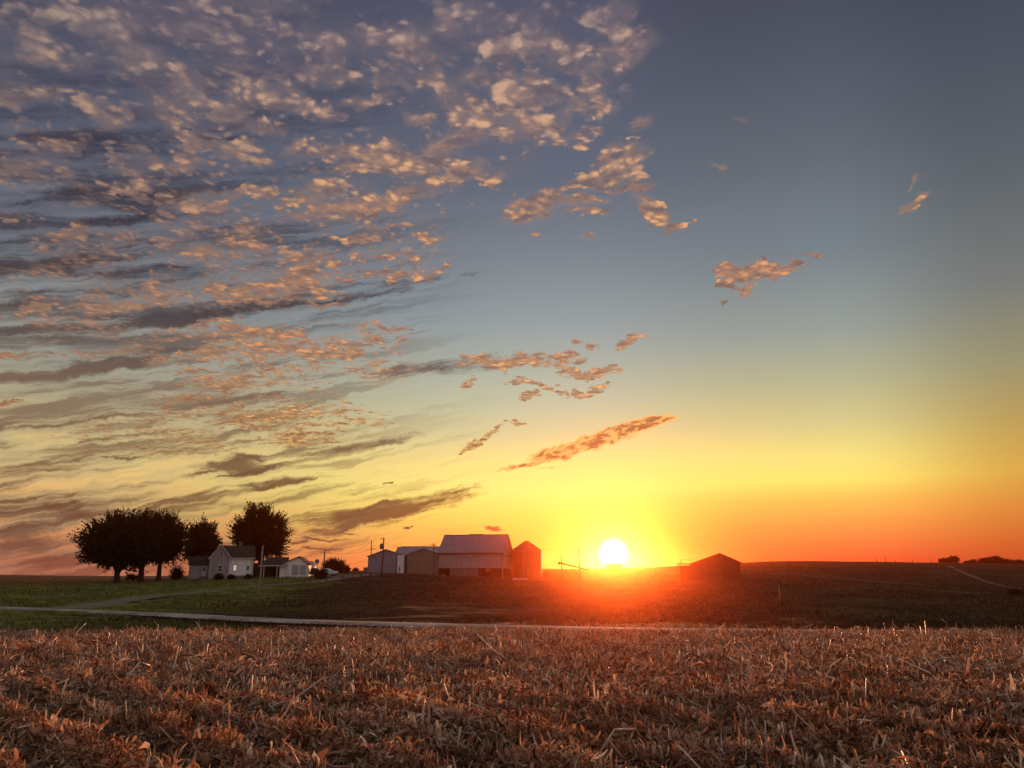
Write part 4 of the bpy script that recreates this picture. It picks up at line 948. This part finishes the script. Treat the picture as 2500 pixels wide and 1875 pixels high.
# ------------------------------------------------------------------ poles, wires
def pole(label, px, Y, top, base_py=None, lean=0.0, arm=0, r_=.14, m='pole', name='utility_pole', cat='pole', trans=False, group='utility poles round the farm', cap=False, lamp=False):
    b = onground(px, Y, -.3) if base_py is None else pt(px, base_py, Y)
    if base_py is not None: b.x = ratio(px)*Y; b.z = min(b.z, hz(b.x, Y)-.2)
    t = thing(name, label, cat, b, 0, group); h_ = CAMZ+Y*slope(top)-b.z
    tp = Vector((lean*Y/F0, 0, h_))
    MB().tube([(0,0,0), tuple(tp*.5), tuple(tp)], [r_, r_*.88, r_*.72], 8).build('shaft', M[m], t, True)
    if arm:
        MB().box(tp.x-arm, tp.x+arm, -.09-r_, -r_+.02, h_-.55, h_-.43).build('crossarm', M['pole'], t)
        for s_ in (-.85, .85): MB().lathe([(.05,h_-.43),(.07,h_-.36),(.04,h_-.30),(.06,h_-.26),(.0,h_-.22)], 8, (tp.x+arm*s_, -.07-r_)).build('insulator', M['trim'], t)
    if trans:
        x_ = tp.x-.52; zz_t = CAMZ+Y*slope(1334)-b.z
        tk = MB().lathe([(0,zz_t-.65),(.33,zz_t-.6),(.36,zz_t+.5),(.30,zz_t+.6),(0,zz_t+.64)], 16, (x_,-.05)).build('transformer', M['steel'], t, True)
        MB().tube([(x_+.1,-.05,zz_t+.6),(x_+.1,-.05,zz_t+.95)],[.08,.04],6).build('bushing', M['trim'], tk)
        MB().box(x_, tp.x, -.09, 0, zz_t+.2, zz_t+.3).build('bracket', M['steel'], t)
    if lamp:
        MB().tube([(tp.x,0,h_-.4),(tp.x-.25,-.1,h_-.25),(tp.x-.55,-.15,h_-.28)],.04,6).build('arm', M['steel'], t)
        MB().lathe([(.0,h_-.22),(.16,h_-.28),(.2,h_-.42),(.0,h_-.5)],10,(tp.x-.6,-.15)).build('lamp_head', M['steel'], t, True)
    return Vector((b.x+tp.x, Y, b.z+h_))
pA = pole('pale slim pole standing alone on the lawn in front of the carport', 636, 82, 1332, 1478, 1, r_=.11, m='pole_pale')
pB = pole('short pole with a lamp arm at its top beside the parked pickup', 790, 178, 1344, lamp=True, r_=.17)
pC = pole('bare pole rising behind the roof of the leftmost metal shed', 905, 222, 1320, lean=-1, r_=.15)
pD = pole('tall pole carrying a transformer can in front of the leftmost shed', 932, 190, 1312, 1404, 2, trans=True, lamp=True, r_=.19)
pE = pole('thin dark pole with small crossarm in front of the olive-tan shed', 1058, 195, 1326, arm=.6, r_=.14)
pF = pole('shorter pole beside the upper end of the grain auger', 1372, 170, 1359, lean=0, r_=.15)
pG = pole('tall slightly leaning pole between auger and the sun', 1416, 178, 1340, lean=-2.5, r_=.19)
pH = pole('short post poking up left of the low pole barn', 1664, 190, 1366, r_=.13)
pI = pole('tiny pole with cap on the hill crest right of the pole barn', 1886, 425, 1364, arm=.5, r_=.16)
for px, top in ((2144,1364),(2165,1361.5),(2190,1366.5),(2231,1367.5),(2277,1366)):
    pole('thin far pole, ' + {2144:'leftmost of five in a row on the right hill crest',2165:'tallest and second of five in a row on the right hill crest',2190:'third of five in a row on the right hill crest',2231:'fourth of five in a row on the right hill crest',2277:'last of five in a row on the crest, nearest the skyline trees'}[px], px, 445, top, arm=0, r_=.18, group='far poles on the right hill crest')
pole('faint slender pale post on the dark slope below the right hill', 1899, 75, 1428, r_=.05, m='pole_pale', name='slender_post', group=None, cat='post')
def cable(label, a, b, sag, group='overhead wires', r_=.02):
    a, b = Vector(a), Vector(b); pts = []
    for i in range(17):
        t_ = i/16; p = a.lerp(b, t_); p.z -= sag*4*t_*(1-t_); pts.append(p-a)
    o = MB().tube(pts, r_, 4).build('overhead_wire', M['wire'], None); o.location = a
    tag(o, label, 'wire', group)
dn = Vector((0,0,-.25))
cable('wire from the lamp pole by the pickup up to the pole behind the shed', pB+dn, pC+dn, 1.6)
cable('wire from the lamp pole by the pickup to the transformer pole', pB+dn*2, pD+dn*8, .8)
cable('upper wire from the transformer pole to the crossarm pole by the barn', pD+dn*5, pE+dn, .8)
cable('wire from the lamp pole sagging left to the garage roof', pB+dn*2, pt(732, 1358, 172), .7)
cable('wire running behind the shed pole to the crossarm pole', pC+dn*5, pE+dn*1.5, .6)
cable('upper wire from the barn side to the leaning pole left of the sun', pt(1240, 1338, 205), pG+dn*.4, .3)
cable('lower wire passing the grain bin to the short pole by the auger', pt(1324, 1358, 200), pF+dn*.3, .1)
cable('faint wire from the post by the pole barn to the hill crest pole', pH+dn*.2, pI+dn*.6, .3, r_=.03)
cable('faint wire running left from the post by the pole barn past the sun', pH+dn*.2, pt(1560, 1363, 240), .3, r_=.03)
cable('high faint wire from left sky edge of the trees to the shed pole', pt(640, 1352, 230), pC+dn*2, .9)

# grain auger
au = pt(1366, 1374, 172); av = pt(1436, 1391, 176)
t = thing('grain_auger', 'long inclined auger tube resting with its upper end by the short pole', 'auger', (au.x, au.y, hz(au.x, au.y)))
o0 = Vector(t.location)
MB().tube([au-o0, av-o0], .19, 10).build('tube', M['oldwood'], t, True)
hd = MB(); a_ = au-o0; hd.box(a_.x-.35,a_.x+.15,a_.y-.22,a_.y+.22,a_.z-.4,a_.z+.25); hd.build('discharge_spout', M['oldwood'], t)
mid_ = au.lerp(av,.45)-o0; tr = MB()
for s_ in (-.8,.8): tr.tube([mid_+Vector((0,0,-.1)), Vector((mid_.x+1.7, mid_.y+s_, hz(o0.x+mid_.x+1.7, 174)-o0.z+.2))],.06,6)
tr.tube([au.lerp(av,.3)-o0, Vector((mid_.x+1.7, mid_.y, hz(o0.x+mid_.x+1.7, 174)-o0.z+.2))],.05,6); tr.build('undercarriage', M['oldwood'], t)
for s_ in (-.9,.9):
    c_ = Vector((mid_.x+1.7, mid_.y+s_, hz(o0.x+mid_.x+1.7, 174)-o0.z+.3)); MB().tube([c_-Vector((0,.08,0)), c_+Vector((0,.08,0))],.3,14).build('wheel', M['rubber'], t)

# ------------------------------------------------------------------ fences, gates, clutter
def fence(label, pts, h_, rails, step=2.4, m='oldwood', post_r=.07, name='fence', top=None, railr=.035):
    P = [onground(px, Y) for px, Y in pts]; root = thing(name, label, 'fence', P[0]); o0 = P[0]
    rl = MB(); px_prev = None
    for a, b in zip(P, P[1:]):
        n = max(1, int((b-a).length/step))
        for i in range(n+1):
            if i == 0 and px_prev: continue
            p = a.lerp(b, i/n); p.z = hz(p.x, p.y)
            q_ = p-o0; hh = h_*random.uniform(.95, 1.08)
            MB().tube([q_+Vector((0,0,-.25)), q_+Vector((random.uniform(-.05,.05),0,hh))], [post_r, post_r*.9], 6).build('post', M[m], root)
            if px_prev is not None:
                for k_ in range(rails):
                    zz3 = h_*(.95-k_*.8/max(rails,1)); rl.tube([px_prev+Vector((0,-.06,zz3)), q_+Vector((0,-.06,zz3))], railr, 4)
            px_prev = q_
    rl.build('rail', M[m], root)
fence('old post and rail fence running from the driveway to the yard gate', [(690,147),(760,146),(835,150)], 1.0, 2, 3.0)
fence('dark fence panels in front of the gravel yard', [(838,150),(862,151),(880,153)], 1.15, 4, 1.4)
fence('tall dark open gateway frame with rails below the leftmost shed', [(884,151),(904,152)], 1.5, 2, 1.5, post_r=.09)
fence('pasture fence of leaning posts below the sheds towards the barn', [(906,158),(980,168),(1060,178)], 1.1, 2, 3.4)
fence('steel pipe corral panels in front of the barn lower wall', [(1100,190),(1168,188)], 1.7, 5, 2.3, m='steel')
fence('rail fence on the skyline between the grain bin and the auger', [(1330,235),(1372,235),(1412,235)], 1.3, 3, 2.6)
fence('low broken fence in the grass below the grain bin', [(1236,178),(1300,180),(1370,178)], 1.0, 1, 3.5)
def heap(name, label, cat, px, Y, w, h_, m, seed):
    r = random.Random(seed); b = onground(px, Y, -.1); t = thing(name, label, cat, b); 
    mb = MB(); n = 12; prof = []
    for i in range(6):
        z_ = h_*i/5; rr = w/2*math.sqrt(max(0.0, 1-(i/5.0)**2.2))+.02; ring = []
        for k_ in range(n):
            th = 2*math.pi*k_/n; rk = rr*r.uniform(.85,1.1); mb.v.append((rk*math.cos(th), rk*.6*math.sin(th), z_*r.uniform(.9,1.05)))
    for i in range(5):
        for k_ in range(n): mb.f.append((i*n+k_, i*n+(k_+1)%n, (i+1)*n+(k_+1)%n, (i+1)*n+k_))
    mb.f.append(tuple(5*n+k_ for k_ in range(n))); mb.build('mound', M[m], t)
heap('straw_heap', 'low dark heap on the skyline right of the grain bin', 'heap', 1335, 215, 1.8, 1.3, 'oldwood', 3)
heap('rubble_heap', 'small pale heap at the foot of the barn left corner', 'heap', 1083, 187, 1.3, .7, 'block', 4)
tr = onground(1270, 176, .1); t = thing('feed_trough', 'long pale feed trough lying in the grass below the grain bin', 'trough', tr, R(3))
mb = MB(); mb.box(-1.6,1.6,-.3,.3,.1,.16); mb.box(-1.6,1.6,-.3,-.25,.16,.4); mb.box(-1.6,1.6,.25,.3,.16,.4); mb.box(-1.6,-1.55,-.25,.25,.16,.4); mb.box(1.55,1.6,-.25,.25,.16,.4); mb.build('basin', M['trim'], t)
for s_ in (-1.3,1.3): MB().box(s_-.05,s_+.05,-.25,.25,-.2,.1).build('leg', M['oldwood'], t)

# ------------------------------------------------------------------ haze: warm evening air scattering the low sun
hb = MB().box(-1300, 1300, -60, 930, -20, 18).build('haze', None); tag(hb, kind='stuff')
hm = bpy.data.materials.new('evening_haze'); hm.use_nodes = True; nt = hm.node_tree; nt.nodes.clear()
pv = nt.nodes.new('ShaderNodeVolumePrincipled'); pv.inputs['Color'].default_value = (1.0, .21, .05, 1)
pv.inputs['Density'].default_value = .00026; pv.inputs['Anisotropy'].default_value = .957
om = nt.nodes.new('ShaderNodeOutputMaterial'); nt.links.new(pv.outputs[0], om.inputs['Volume']); hb.data.materials.append(hm)
